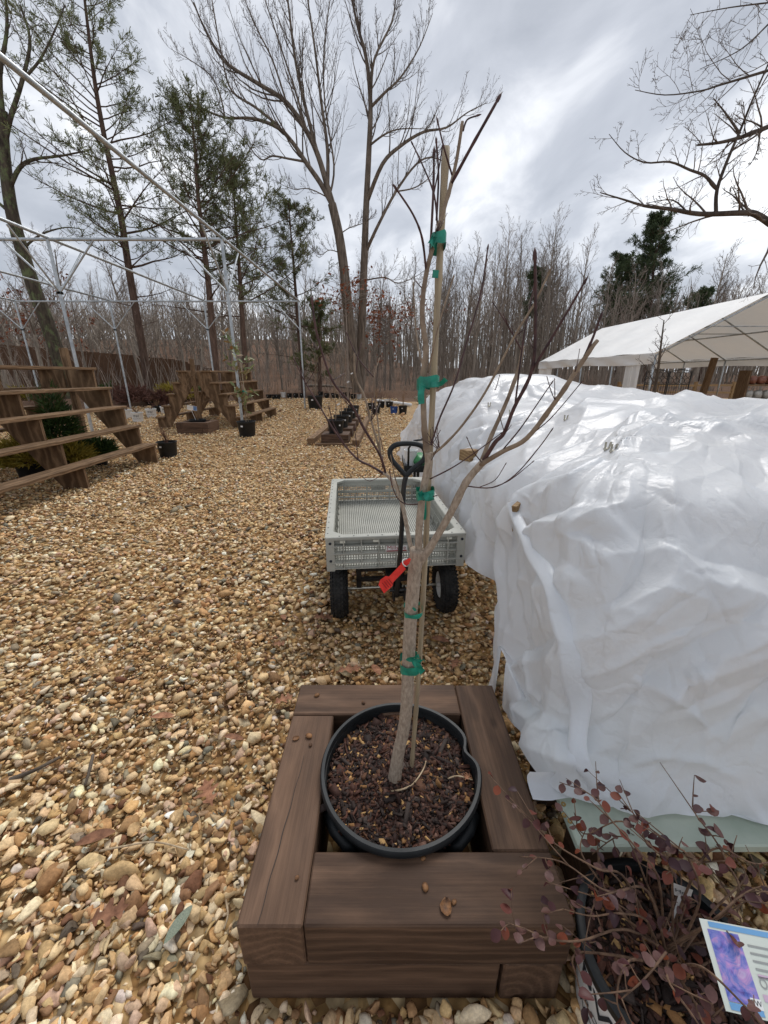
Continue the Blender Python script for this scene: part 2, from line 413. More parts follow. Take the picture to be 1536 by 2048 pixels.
# ------------------------------------------------------------------ ground, gravel, wooded slope
def sstep(a, b, x):
    t = np.clip((x - a) / (b - a), 0, 1); return t * t * (3 - 2 * t)
def yard_edge(X):            # forward distance where the gravel yard ends
    X = np.asarray(X, float)
    return 25.5 - 9.5 * sstep(-5, -13, X) - 0.0 * X + .35 * np.sin(X * .9)
def terrain(X, Y):
    X = np.asarray(X, float); Y = np.asarray(Y, float)
    e = Y - yard_edge(X)
    left = sstep(14, -12, X)
    z = .34 * sstep(0, 1.6, e) - .12 * sstep(2.2, 4.5, e) + .055 * np.maximum(e - 3, 0) * (.45 + .75 * left)
    z = z + left * 3.2 * sstep(12, 55, e) + .06 * np.sin(X * 1.3 + Y * .7) * sstep(0, 3, e)
    z = z - 2.2 * sstep(45, 110, e) * (1 - left)
    return z - .06 * (e < 0)
def tz(x, y): return float(terrain(x, y)) if y > float(yard_edge(x)) else 0.0

def M_far_gravel():
    t = NT('gravel_bed'); v = t.coord('Object', (1, 1, 1))
    vo = t.n('ShaderNodeTexVoronoi'); vo.inputs['Scale'].default_value = 30; t.l(v, vo.inputs['Vector'])
    vo.inputs['Randomness'].default_value = 1
    sp = t.n('ShaderNodeSeparateColor'); t.l(vo.outputs['Color'], sp.inputs[0])
    c = t.ramp(sp.outputs[0], [(0, srgb(104, 74, 45)), (.2, srgb(158, 118, 70)), (.5, srgb(196, 156, 100)), (.8, srgb(206, 176, 128)), (1, srgb(222, 204, 170))])
    n = t.noise(v, 1.1, 5, .65); n2 = t.noise(v, 7, 5, .65)
    c = t.mix(1, c, t.ramp(n, [(.3, (.72, .7, .66)), (.65, (1.05, 1.04, 1.02))]), 'MULTIPLY')
    c = t.mix(1, c, t.ramp(n2, [(.3, (.62, .58, .52)), (.55, (1.05, 1.05, 1.05))]), 'MULTIPLY')
    edge = t.ramp(vo.outputs['Distance'], [(.25, (1, 1, 1)), (.62, (.22, .2, .17))])
    c = t.mix(.5, c, edge, 'MULTIPLY')
    t.bump(t.math('SUBTRACT', 1, vo.outputs['Distance']), .9, .02)
    return t.fin(c, .75, .3)
xs = np.linspace(-26, 26, 53); ys = np.concatenate([np.linspace(-2, 26.4, 60)])
G = np.zeros((len(ys), len(xs), 3)); G[..., 0] = xs[None, :]; G[..., 1] = ys[:, None]
b = MB(); b.grid(G[:, :, :]); gb = b.build('gravel_yard', M_far_gravel()); gb['kind'] = 'structure'

def M_litter():
    t = NT('leaf_litter'); v = t.coord(); n = t.noise(v, .35, 6, .65); n2 = t.noise(v, 9, 6, .7); n3 = t.noise(v, 60, 3, .7)
    c = t.ramp(n2, [(.28, srgb(56, 44, 36)), (.5, srgb(92, 73, 59)), (.72, srgb(124, 99, 80))])
    c = t.mix(t.ramp(n, [(.4, (0, 0, 0)), (.66, (1, 1, 1))]), c, srgb(112, 86, 68))
    c = t.mix(.7, c, t.ramp(n3, [(.3, (.5, .5, .5)), (.7, (1.3, 1.3, 1.3))]), 'MULTIPLY')
    t.bump(n2, .8, .06); return t.fin(c, .95, .15)
mLitter = M_litter()
xs = np.concatenate([np.linspace(-150, -30, 25)[:-1], np.linspace(-30, 30, 81), np.linspace(30, 150, 25)[1:]])
ts = np.concatenate([np.linspace(-.6, 6, 24), np.linspace(6.8, 60, 54), np.linspace(64, 400, 30)])
XX, TT = np.meshgrid(xs, ts); YY = yard_edge(XX) + TT; ZZ = terrain(XX, YY)
b = MB(); b.grid(np.stack([XX, YY, ZZ], -1)); hb = b.build('wooded_slope', mLitter, smooth=True); hb['kind'] = 'structure'

PAL = np.array([srgb(*c) for c in [(230, 210, 172), (218, 186, 138), (206, 170, 116), (194, 150, 94), (178, 132, 80), (150, 112, 74), (204, 170, 142), (152, 138, 114), (104, 92, 78), (122, 80, 54), (240, 230, 210), (134, 130, 114)]])
PW_ = np.array([16, 23, 21, 12, 6, 6, 6, 4.5, 2.5, 1.5, 4, 2.5]); PW_ = PW_ / PW_.sum()
def ico(sub):
    import bmesh
    bm = bmesh.new(); bmesh.ops.create_icosphere(bm, subdivisions=sub, radius=1)
    V = np.array([v.co[:] for v in bm.verts]); F = np.array([[v.index for v in f.verts] for f in bm.faces]); bm.free()
    return V, F
def stone_variants(sub, k, rs):
    V, F = (ico(sub) if sub > 0 else (np.array([(1, 0, 0), (-1, 0, 0), (0, 1, 0), (0, -1, 0), (0, 0, 1), (0, 0, -1)], float), np.array([(0, 2, 4), (2, 1, 4), (1, 3, 4), (3, 0, 4), (2, 0, 5), (1, 2, 5), (3, 1, 5), (0, 3, 5)])))
    out = []
    for i in range(k):
        W_ = V * (1 + rs.normal(0, .05, (len(V), 1)))
        for c in range(11):                                   # chop flats so that the pebbles look broken
            n = rs.normal(size=3); n /= np.linalg.norm(n); d = rs.uniform(.30, .74)
            s = W_ @ n; over = s > d; W_[over] -= (s[over] - d)[:, None] * n
        out.append(W_)
    return np.array(out), F
def blocked(X, Y):
    m = (X > -.33) & (X < .42) & (Y > .49) & (Y < 1.21)
    m |= (X - .575) ** 2 + (Y - .48) ** 2 < .02
    m |= (X > .75) & (Y > .9)
    return m
def pebbles(y0, y1, dens, sub, size, rs, lift=0.0):
    zc = y1 * cp + CH * sp_; xm = .96 * zc + .5
    n = int(dens * 2 * xm * (y1 - y0)); X = rs.uniform(-xm, xm, n); Y = rs.uniform(y0, y1, n)
    keep = (np.abs(X) < .98 * (Y * cp + CH * sp_) + .35) & ~blocked(X, Y) & (X < 3.5) 
    X, Y = X[keep], Y[keep]; n = len(X)
    Vv, F = stone_variants(sub, 40, rs)
    s = size * np.exp(rs.normal(0, .34, n)); sc = np.stack([s, s * rs.uniform(.58, .9, n), s * rs.uniform(.32, .56, n)], 1)
    P = Vv[rs.randint(0, 40, n)] * sc[:, None, :]
    a = rs.uniform(0, 2 * PI, n); tx = rs.normal(0, .33, n); ty = rs.normal(0, .33, n)
    def rot(P, ang, i, j):
        c, q = np.cos(ang)[:, None], np.sin(ang)[:, None]; A, B = P[..., i].copy(), P[..., j].copy()
        P[..., i] = c * A - q * B; P[..., j] = q * A + c * B
    rot(P, tx, 1, 2); rot(P, ty, 0, 2); rot(P, a, 0, 1)
    # gentle undulation of the bed plus a loose upper layer
    Z = .35 * sc[:, 2] + rs.uniform(0, .02, n) * (size / .02) + .006 * np.sin(X * 3.1) * np.sin(Y * 2.3) + lift
    P[..., 0] += X[:, None]; P[..., 1] += Y[:, None]; P[..., 2] += Z[:, None]
    ci = rs.choice(len(PAL), n, p=PW_); col = PAL[ci] * (1 + rs.normal(0, .13, (n, 1))) * (1 + rs.normal(0, .03, (n, 3)))
    # browner stones around wagon and timbers: shade and wet put into their colour
    damp_shade = np.exp(-(((X - .25) / .8) ** 2 + ((Y - 1.75) / .55) ** 2)) * .5
    patch = .5 + .5 * np.sin(X * 1.7 + 1.3 * np.sin(Y * 1.1)) * np.sin(Y * 1.9 + .8 * np.sin(X * 2.3))
    k = (damp_shade + .10 * patch)[:, None]
    col = col * (1 - k) + col * np.array([.55, .45, .35]) * k
    col = (col * .8 + col.mean(1, keepdims=True) * np.array([1.08, 1.0, .86]) * .2) * 1.1
    m = P.shape[1]; FF = (F[None] + (np.arange(n) * m)[:, None, None]).reshape(-1, 3)
    return P.reshape(-1, 3), FF, np.repeat(np.clip(col, .01, .95), m, 0)
rs = np.random.RandomState(5); parts = [pebbles(.02, .95, 2500, 2, .0195, rs), pebbles(.95, 6, 1400, 1, .0215, rs), pebbles(.02, 1.9, 3400, 0, .0115, rs), pebbles(6, 13, 520, 0, .029, rs), pebbles(13, 25, 110, 0, .05, rs)]
off = 0; Vs, Fs, Cs = [], [], []
for V, F, C in parts: Vs.append(V); Fs.append(F + off); Cs.append(C); off += len(V)
gr = np_mesh('gravel', np.concatenate(Vs), np.concatenate(Fs), mStone, np.concatenate(Cs))
tag(gr, 'tan and cream pebble gravel spread over the yard', 'gravel', kind='stuff')

# ------------------------------------------------------------------ foreground timber planter (pinwheel courses)
def planter(name, label, x0, x1, y0, y1, w=.14, rz=0):
    root = thing(name, label, 'planter box', ((x0 + x1) / 2, (y0 + y1) / 2, 0))
    up = [(x0, x0 + w, y0, y1 - w), (x0, x1 - w, y1 - w, y1), (x1 - w, x1, y0 + w, y1), (x0 + w, x1, y0, y0 + w)]
    lo = [(x0, x0 + w, y0 + w, y1), (x0 + w, x1, y1 - w, y1), (x1 - w, x1, y0, y1 - w), (x0, x1 - w, y0, y0 + w)]
    k = 0
    for z, course in ((.07, lo), (.211, up)):
        for (a, b_, c, d) in course:
            k += 1; g = .0022; ins = .006 if z < .1 else 0
            dx = (1 if z < .1 else -1) * .0
            m = MB(); j = random.Random(k * 13)
            m.box(((a + b_) / 2, (c + d) / 2, z + j.uniform(-.0015, .0015)), (b_ - a - g - ins, d - c - g - ins, .139), None, .004, 0 if b_ - a > d - c else 1, k * 7 + 3)
            m.build('timber', mTimber, root)
    return root
PX0, PX1, PY0, PY1 = -.308, .400, .504, 1.191
planter('timber_planter', 'dark stained square planter of stacked timbers holding the staked tree pot', PX0, PX1, PY0, PY1)

tp_ = bpy.data.objects['timber_planter']; m = MB(); cr_ = [Vector((-.262 + .024 * i / 18 + .0012 * math.sin(i * 1.3), .507 + .39 * i / 18, .2825)) for i in range(19)]
m.add([q + Vector((sd_ * .0011 * (1 - abs(2 * i / len(cr_) - .8) * .6), 0, 0)) for i, q in enumerate(cr_) for sd_ in (-1, 1)], [(2 * i, 2 * i + 1, 2 * i + 3, 2 * i + 2) for i in range(len(cr_) - 1)]); m.build('drying_crack', M_basic('crack_dark', (.006, .004, .003)), tp_)
# ------------------------------------------------------------------ big pot with the staked young tree
PC = Vector((.047, .850, 0)); PR = .217
pot = thing('tree_pot', 'large black nursery pot with dented rim set inside the timber planter', 'pot', PC)
def dent(q, z):
    d = (q - math.radians(12) + PI) % (2 * PI) - PI
    return 1.05 - .12 * math.exp(-(d / .15) ** 2) * (max(0, z - .05) / .26) + .006 * math.sin(3 * q + 1) + .008 * math.sin(2 * q)
m = MB(); m.lathe([(.01, .012), (.168, .012), (.172, .03), (.196, .22), (.199, .262), (.208, .266), (.209, .288), (.203, .288), (.200, .264), (.194, .25), (.165, .03), (.01, .025)], 96, PC, dent)
m.build('pot_wall', mPotBlack, pot, True, autos=40)
m = MB(); m.lathe([(.2045, .284), (.2145, .286), (.2175, .292), (.2175, .303), (.214, .309), (.206, .309), (.2035, .304)], 96, PC, dent, closed=True)
m.build('rim', mBlackPlastic, pot, True, autos=50)
for a in (218, 322):
    q = math.radians(a); m = MB(); d = Vector((math.cos(q), math.sin(q), 0)); t_ = Vector((-d.y, d.x, 0))
    P_ = [PC + d * .192 + t_ * -.065 + Vector((0, 0, .225)), PC + d * .213 + t_ * -.045 + Vector((0, 0, .235)), PC + d * .219 + Vector((0, 0, .237)), PC + d * .213 + t_ * .045 + Vector((0, 0, .235)), PC + d * .192 + t_ * .065 + Vector((0, 0, .225))]
    m.tube(P_, [.012, .016, .017, .016, .012], 8); m.build('lifting_lug', mBlackPlastic, pot, True)
m = MB()
ng, na = 16, 64
vs = [(PC.x, PC.y, .262)]; 
for i in range(1, ng + 1):
    r = .2 * i / ng
    for k in range(na):
        q = 2 * PI * k / na; rr = r * dent(q, .27) * .995
        vs.append((PC.x + rr * math.cos(q), PC.y + rr * math.sin(q), .262 + .008 * math.exp(-((r - .03) / .09) ** 2) + rnd.uniform(-.003, .003)))
fs = [(0, 1 + k, 1 + (k + 1) % na) for k in range(na)] + [(1 + (i - 1) * na + k, 1 + i * na + k, 1 + i * na + (k + 1) % na, 1 + (i - 1) * na + (k + 1) % na) for i in range(1, ng) for k in range(na)]
m.add(vs, fs); m.build('soil', mSoil, pot, True)
# bark mulch chips: thousands, one stuff part
def chips(n, cx, cy, R, z, rs, fn=None, size=.0085, parent=None, zf=None):
    a = rs.uniform(0, 2 * PI, n); r = R * np.sqrt(rs.uniform(0, 1, n))
    if fn: r = r * np.array([fn(q, .27) for q in a])
    X, Y = cx + r * np.cos(a), cy + r * np.sin(a)
    base = np.array([(x, y, zz_) for zz_ in (-1, 1) for y in (-1, 1) for x in (-1, 1)], float)
    F = np.array([(0, 2, 3, 1), (4, 5, 7, 6), (0, 1, 5, 4), (2, 6, 7, 3), (0, 4, 6, 2), (1, 3, 7, 5)])
    s = size * np.exp(rs.normal(0, .4, n)); lng = rs.uniform(0, 1, n) < .35
    sc = np.stack([s * np.where(lng, 1.9, 1.0), s * np.where(lng, .28, .62), s * rs.uniform(.15, .32, n)], 1)
    P = base[None] * sc[:, None, :] * (1 + rs.normal(0, .22, (n, 8, 3)))
    for (i, j, ang) in ((1, 2, rs.normal(0, .4, n)), (0, 2, rs.normal(0, .35, n)), (0, 1, rs.uniform(0, 2 * PI, n))):
        c, q = np.cos(ang)[:, None], np.sin(ang)[:, None]; A, B = P[..., i].copy(), P[..., j].copy(); P[..., i] = c * A - q * B; P[..., j] = q * A + c * B
    hump = .008 * np.exp(-((r - .03) / .09) ** 2)
    P += np.stack([X, Y, z + hump + rs.uniform(.001, .011, n)], 1)[:, None, :]
    pal = np.array([srgb(*c) for c in [(40, 28, 24), (60, 38, 31), (80, 50, 39), (96, 66, 48), (146, 108, 68), (188, 152, 102), (66, 56, 52), (104, 78, 68)]])
    w = np.array([30, 26, 16, 7, 4, 2.4, 9, 5]); ci = rs.choice(8, n, p=w / w.sum())
    col = pal[ci] * (1 + rs.normal(0, .15, (n, 1)))
    FF = (F[None] + (np.arange(n) * 8)[:, None, None]).reshape(-1, 4)
    V = P.reshape(-1, 3) - (np.array(rootloc(parent)[:]) if parent else 0)
    o = np_mesh('bark_mulch', V, FF, mChip, np.repeat(np.clip(col, .004, .9), 8, 0), parent); o['kind'] = 'stuff'; return o
chips(8000, PC.x, PC.y, .196, .260, np.random.RandomState(3), dent, .0057, pot)

# --- the tree. Polylines are (pixel x, pixel y, forward distance)
TB = .83
tree = thing('young_tree', 'bare staked young tree with three main limbs growing in the large pot', 'tree', (.031, .83, .262))
def poly(pts, Y0=TB):
    out = []
    for p in pts: out.append(py(p[0], p[1], p[2] if len(p) > 2 else Y0))
    return out
def smooth_poly(P, k=4):
    P = [Vector(p) for p in P]; out = []
    n = len(P)
    for i in range(n - 1):
        p0, p1, p2, p3 = P[max(i - 1, 0)], P[i], P[i + 1], P[min(i + 2, n - 1)]
        for j in range(k):
            t = j / k
            out.append(.5 * ((2 * p1) + (p2 - p0) * t + (2 * p0 - 5 * p1 + 4 * p2 - p3) * t * t + (3 * p1 - p0 - 3 * p2 + p3) * t ** 3))
    out.append(P[-1]); return out
def limb(name, pts, r0, r1, mat, parent=tree, n=10, k=5, knob=0, Y0=TB, seed=0, bud=False):
    P = smooth_poly(poly(pts, Y0), k); N = len(P); r_ = random.Random(seed + int(pts[0][0] * 7 + pts[-1][1]))
    q_ = .66 if r0 > .0085 else .64
    r0 *= q_; r1 *= q_
    R = [r0 + (r1 - r0) * i / (N - 1) for i in range(N)]
    nod = [r_.uniform(0, 1) for _ in range(N)]
    for i in range(N):
        R[i] *= 1 + (.16 if nod[i] < .16 else 0) * (knob or 1) + r_.uniform(-.03, .03)
    if bud:
        d = (P[-1] - P[-2]).normalized(); P += [P[-1] + d * r1 * 1.5, P[-1] + d * r1 * 5, P[-1] + d * r1 * 8]; R += [r1 * 1.45, r1 * 1.25, r1 * .25]
    m = MB(); m.tube(P, R, n); return m.build(name, mat, parent, True)
# trunk, bowed at the foot
tp = [(788, 1572), (790, 1552), (797, 1505), (808, 1455), (814, 1400), (817, 1320), (821, 1240), (826, 1180), (830, 1135), (835, 1098)]
P = smooth_poly(poly(tp), 5); N = len(P)
R = [(.0208 - .0042 * min(1, i / (N * .25)) - .0012 * (i / N)) * (1 + .012 * math.sin(i * 1.9)) for i in range(N)]
for i in range(N):
    if i > N * .86: R[i] *= 1 + .12 * (i - N * .86) / (N * .14)
m = MB(); m.tube(P, R, 18); m.build('trunk', mTrunk, tree, True)
limb('limb', [(838, 1125), (838, 1060, .83), (846, 985, .825), (856, 935, .82), (858, 905, .82)], .0125, .0118, mTrunk, knob=.7)
limb('limb', [(834, 1132), (862, 1092, .82), (900, 1028, .80), (932, 965, .785), (968, 922, .775)], .0135, .0105, mTrunk, knob=.7)
limb('limb', [(830, 1125), (819, 1082, .85), (806, 1015, .88), (790, 968, .90), (768, 946, .92)], .0082, .0062, mTrunk, knob=.7)
# leader above the node
limb('branch', [(857, 925, .82), (850, 872), (847, 815), (846, 756), (852, 700), (846, 650), (845, 606), (851, 556), (861, 511), (876, 459), (891, 408), (902, 369), (914, 315), (925, 243)], .0098, .0038, mYoung)
for pts, a, c in [([(902, 369), (942, 295, .80), (983, 222, .78), (993, 204, .78)], .0042, .0032), ([(873, 440), (877, 352, .86), (873, 288, .87)], .0032, .0024), ([(860, 511), (866, 395), (868, 313)], .0038, .0028),
                  ([(875, 452, .86), (868, 388, .88), (846, 332, .9), (826, 290, .91)], .003, .0018), ([(852, 540), (844, 476, .8), (826, 429, .78), (794, 380, .76)], .0032, .0022), ([(904, 350, .82), (888, 296, .8), (876, 246, .8)], .0026, .0018),
                  ([(926, 262), (934, 240), (952, 232)], .0022, .0018), ([(866, 395), (879, 330), (884, 298)], .0022, .0016)]:
    limb('twig', pts, a, c, mTwig, n=7, bud=True)
limb('branch', [(858, 915), (890, 888, .80), (925, 850, .79), (972, 782, .77), (1028, 674, .75), (1067, 610, .74), (1095, 552, .73)], .0042, .0024, mYoung, n=7, bud=True)
limb('branch', [(862, 890), (880, 835, .86), (908, 770, .88), (930, 696, .9), (960, 592, .92), (975, 500, .93)], .0034, .0022, mTwig, n=7, bud=True)
limb('branch', [(848, 740), (836, 690, .86), (830, 640, .88), (827, 572, .9)], .0034, .0018, mYoung, n=7, bud=True)
limb('branch', [(856, 745), (868, 690, .8), (880, 640, .79), (905, 560, .78)], .0028, .0017, mYoung, n=7, bud=True)
# right limb's fan
limb('branch', [(966, 924, .775), (990, 885, .76), (1008, 866, .755), (1028, 816, .745), (1063, 743, .73), (1071, 653, .72), (1070, 522, .71)], .0068, .0035, mTwig, bud=True)
limb('branch', [(962, 928, .775), (977, 885, .79), (1015, 799, .8), (1036, 740, .81), (1046, 692, .815)], .0066, .0048, mYoung)
limb('branch', [(1044, 702, .815), (1015, 650, .83), (988, 608, .85)], .0024, .0014, mTwig, n=7, bud=True)
limb('branch', [(960, 930, .775), (1007, 902, .75), (1054, 876, .73), (1114, 799, .7), (1149, 747, .69), (1183, 696, .68), (1195, 681, .68)], .0078, .0046, mYoung)
limb('twig', [(1165, 722, .685), (1184, 680, .68), (1199, 640, .675)], .0036, .0024, mTwig, n=7, bud=True)
limb('twig', [(1064, 742, .73), (1110, 665, .71), (1140, 615, .7), (1166, 570, .69)], .0035, .0025, mTwig, n=7, bud=True)
limb('twig', [(1030, 812, .745), (1040, 730, .76), (1050, 660, .77), (1067, 580, .78)], .0028, .002, mTwig, n=7, bud=True)
limb('twig', [(1005, 900, .75), (1040, 858, .72), (1080, 800, .7), (1102, 768, .69)], .0022, .0014, mTwig, n=6, bud=True)
limb('twig', [(1050, 878, .73), (1100, 838, .71), (1160, 768, .69)], .0018, .0012, mTwig, n=6, bud=True)
limb('twig', [(932, 972, .785), (985, 975, .75), (1030, 950, .73), (1078, 895, .71), (1102, 862, .7)], .0023, .0014, mTwig, n=6, bud=True)
limb('twig', [(985, 975, .75), (1020, 960, .76), (1064, 925, .77)], .0017, .0012, mTwig, n=6, bud=True)
limb('twig', [(960, 974, .77), (990, 960, .79), (1010, 930, .8)], .0016, .0012, mTwig, n=6, bud=True)
limb('twig', [(968, 930, .775), (948, 905, .76), (935, 878, .75)], .0017, .0012, mTwig, n=6, bud=True)
limb('twig', [(860, 958, .82), (905, 935, .78), (950, 905, .75), (1000, 868, .73)], .0022, .0013, mTwig, n=6, bud=True)
# left limb's fan
limb('branch', [(769, 948, .92), (742, 932, .93), (716, 919, .94), (690, 891, .95), (664, 854, .96), (635, 805, .97), (612, 768, .98), (590, 722, .99)], .0048, .0020, mTwig, n=8, bud=True)
limb('branch', [(772, 950, .92), (760, 911, .9), (729, 859, .89), (703, 810, .88), (664, 760, .87), (635, 672, .86), (625, 609, .86)], .0046, .0030, mTwig, n=8, bud=True)
limb('branch', [(765, 925, .91), (758, 895, .92), (742, 841, .93), (729, 794, .94), (711, 753, .95), (709, 706, .95)], .0044, .0030, mYoung, n=8)
limb('branch', [(762, 915, .91), (756, 846, .93), (750, 800, .94), (748, 755, .94), (757, 722, .95)], .003, .0016, mYoung, n=7, bud=True)
limb('twig', [(748, 755, .94), (716, 716, .95), (694, 668, .96)], .0022, .0016, mTwig, n=6, bud=True)
limb('twig', [(711, 755, .95), (716, 712, .96), (722, 690, .97)], .0018, .0012, mTwig, n=6, bud=True)
limb('twig', [(690, 891, .95), (668, 850, .94), (659, 818, .94)], .0022, .0016, mTwig, n=6, bud=True)
limb('twig', [(716, 919, .94), (712, 880, .93), (709, 856, .93)], .0018, .0012, mTwig, n=6, bud=True)
limb('twig', [(764, 940, .92), (766, 905, .93), (762, 880, .93)], .0017, .0012, mTwig, n=6, bud=True)
limb('twig', [(838, 1008, .83), (812, 1008, .82), (795, 996, .81), (784, 970, .8), (780, 945, .8)], .0022, .0016, mTwig, n=6, bud=True)
limb('twig', [(842, 1004, .83), (856, 996, .8), (870, 992, .79)], .0018, .0014, mTwig, n=6, bud=True)
limb('twig', [(800, 985, .89), (790, 955, .87), (782, 915, .86)], .0022, .0014, mYoung, n=6, bud=True)
limb('twig', [(768, 947, .92), (740, 962, .93), (720, 950, .94)], .0014, .001, mTwig, n=6)
rr = random.Random(31)
for i in range(46):                                            # short side spurs with their buds
    x, y, Y = rr.choice([(700, 812, .88), (742, 842, .93), (664, 760, .87), (870, 470, .83), (862, 890, .82), (930, 700, .9), (1028, 674, .75), (1110, 800, .7), (1010, 866, .755), (990, 780, .78), (1068, 700, .72), (1149, 747, .69), (880, 900, .81), (635, 700, .86), (612, 768, .98), (850, 580, .83), (1040, 740, .81), (860, 925, .82), (960, 600, .92)])
    dx, dy = rr.uniform(-26, 26), rr.uniform(-52, -8)
    limb('twig', [(x, y, Y), (x + dx * .5, y + dy * .4, Y + rr.uniform(-.03, .03)), (x + dx, y + dy, Y + rr.uniform(-.06, .06))], .0014, .0010, mTwig, n=5, k=3, bud=True)

stake = thing('bamboo_stake', 'weathered bamboo stake tied upright against the young tree', 'stake', py(822, 1552, .86))
sa, sb = py(822, 1552, .865), py(897, 294, .85)
P, R = [], []
for i in range(61):
    t = i / 60; P.append(sa.lerp(sb, t) + Vector((.004 * math.sin(t * 5), 0, 0))); R.append(.0063 * (1.16 if i % 7 == 3 else 1) * (1 + .03 * math.sin(i)))
m = MB(); m.tube(P, R, 12); m.build('cane', mBamboo, stake, True)
def along_x(y):      # pixel x of trunk and stake for a tie at pixel row y
    return (790 + (835 - 790) * (1552 - y) / 450.0 if y > 1100 else 846)
def tie(label, y, xa, xb, tails, w=.022, Y=.845, rad=.016):
    c = py((xa + xb) / 2, y, Y); hw = (py(xb, y, Y).x - py(xa, y, Y).x) / 2
    root = thing('tie_tape', label, 'tie', c, group=None)
    m = MB(); n = 28; vs = []
    for k in range(n):
        q = 2 * PI * k / n
        for j in (-1, 1):
            vs.append(c + Vector((math.copysign(abs(math.cos(q)) ** .6, math.cos(q)) * (hw + .004), math.copysign(abs(math.sin(q)) ** .6, math.sin(q)) * (rad + .010), j * w / 2 + .004 * math.cos(q + 1) + .0015 * math.sin(5 * q + j))))
    m.add(vs, [(2 * k, 2 * ((k + 1) % n), 2 * ((k + 1) % n) + 1, 2 * k + 1) for k in range(n)]); m.build('wrap', mGreenTape, root, True)
    for (pts, tw) in tails:
        P = smooth_poly([py(a, b_, yy) for a, b_, yy in pts], 4); m = MB(); vs = []
        for i, p in enumerate(P):
            d = (P[min(i + 1, len(P) - 1)] - P[max(i - 1, 0)]).normalized(); s_ = d.cross(Vector((0, 1, 0)))
            s_ = (s_.normalized() if s_.length > .01 else Vector((0, 0, 1))) * tw / 2
            s_ = s_ + Vector((0, .4 * tw * math.sin(i * .9), 0)); vs += [p - s_, p + s_]
        m.add(vs, [(2 * i, 2 * i + 1, 2 * i + 3, 2 * i + 2) for i in range(len(P) - 1)]); m.build('tail', mGreenTape, root, True)
tie('green tie tape with knotted bow low on the tree trunk above the pot', 1326, 803, 838, [([(824, 1326, .80), (836, 1330, .79), (846, 1345, .79)], .015), ([(826, 1324, .80), (842, 1320, .79), (850, 1322, .78)], .011), ([(815, 1322, .80), (825, 1316, .79), (838, 1312, .79)], .01)], .024, .845, .026)
tie('narrow green tie tape around trunk and stake below the red tag', 1219, 811, 841, [([(826, 1219, .81), (832, 1218, .805)], .008)], .011, .845, .026)
tie('green tie tape with crumpled ends at the height of the wagon bed', 986, 836, 864, [([(850, 988, .80), (858, 998, .79), (866, 994, .79)], .012), ([(846, 985, .8), (838, 992, .79)], .012), ([(848, 992, .845), (848, 1020, .845), (847, 1040, .846)], .011)], .02, .835, .024)
tie('bright green tie tape with flying tail above the wagon handle', 766, 838, 873, [([(848, 770, .80), (842, 785, .79), (843, 808, .79)], .012), ([(862, 768, .8), (880, 768, .79), (892, 758, .78)], .009)], .021, .84, .022)
tie('small green tie tape near the top of the stake', 488, 864, 886, [([(875, 488, .82), (866, 482, .81), (860, 478, .81)], .014), ([(872, 540, .84), (870, 556, .84)], .012)], .018, .84, .02)
tagr = thing('plant_tag', 'red plastic plant tag looped around the tree trunk at the fork', 'tag', py(790, 1150, .79))
def card(m, pts, Y, th=.0012):
    vs = [py(a, b_, Y + o) for o in (0, th) for a, b_ in pts]; n = len(pts)
    m.add(vs, [tuple(reversed(range(n))), tuple(range(n, 2 * n))] + [(i, (i + 1) % n, (i + 1) % n + n, i + n) for i in range(n)])
m = MB(); card(m, [(800, 1127), (812, 1133), (818, 1128), (822, 1118), (818, 1116), (808, 1122)], .789)
card(m, [(803, 1127), (812, 1138), (787, 1164), (785, 1172), (768, 1187), (757, 1170), (760, 1160), (771, 1152), (778, 1153)], .79); m.build('tag_strip', mRedTag, tagr)
m = MB()
for i in range(4): card(m, [(764 + i * 4.2, 1166 - i * 2.6), (773 + i * 4.2, 1177.5 - i * 2.6), (774 + i * 4.2, 1177 - i * 2.6), (765 + i * 4.2, 1165.5 - i * 2.6)], .7885, .0004)
m.build('printed_lines', M_basic('dark_red_ink', srgb(120, 14, 18)), tagr)
m = MB(); m.tube(smooth_poly([py(*p) for p in [(812, 1133, .785), (806, 1128, .78), (806, 1120, .79), (814, 1118, .80), (818, 1126, .80)]]), .0011, 5); m.build('loop', M_basic('white_loop', (.7, .7, .68)), tagr, True)

# ------------------------------------------------------------------ text helper (mesh lettering)
def text_mesh(s, size, ext=.0):
    cu = bpy.data.curves.new('t', 'FONT'); cu.body = s; cu.size = size; cu.extrude = ext; cu.align_x = 'CENTER'; cu.align_y = 'CENTER'; cu.resolution_u = 2
    o = bpy.data.objects.new('t', cu); COL.objects.link(o); dg = bpy.context.evaluated_depsgraph_get(); dg.update()
    me = bpy.data.meshes.new_from_object(o.evaluated_get(dg)); V = [v.co.copy() for v in me.vertices]; F = [tuple(p.vertices) for p in me.polygons]
    bpy.data.objects.remove(o); bpy.data.curves.remove(cu); bpy.data.meshes.remove(me); return V, F
def letters(m, s, size, fn, ext=.0005):
    V, F = text_mesh(s, size, ext); m.add([fn(v) for v in V], F)

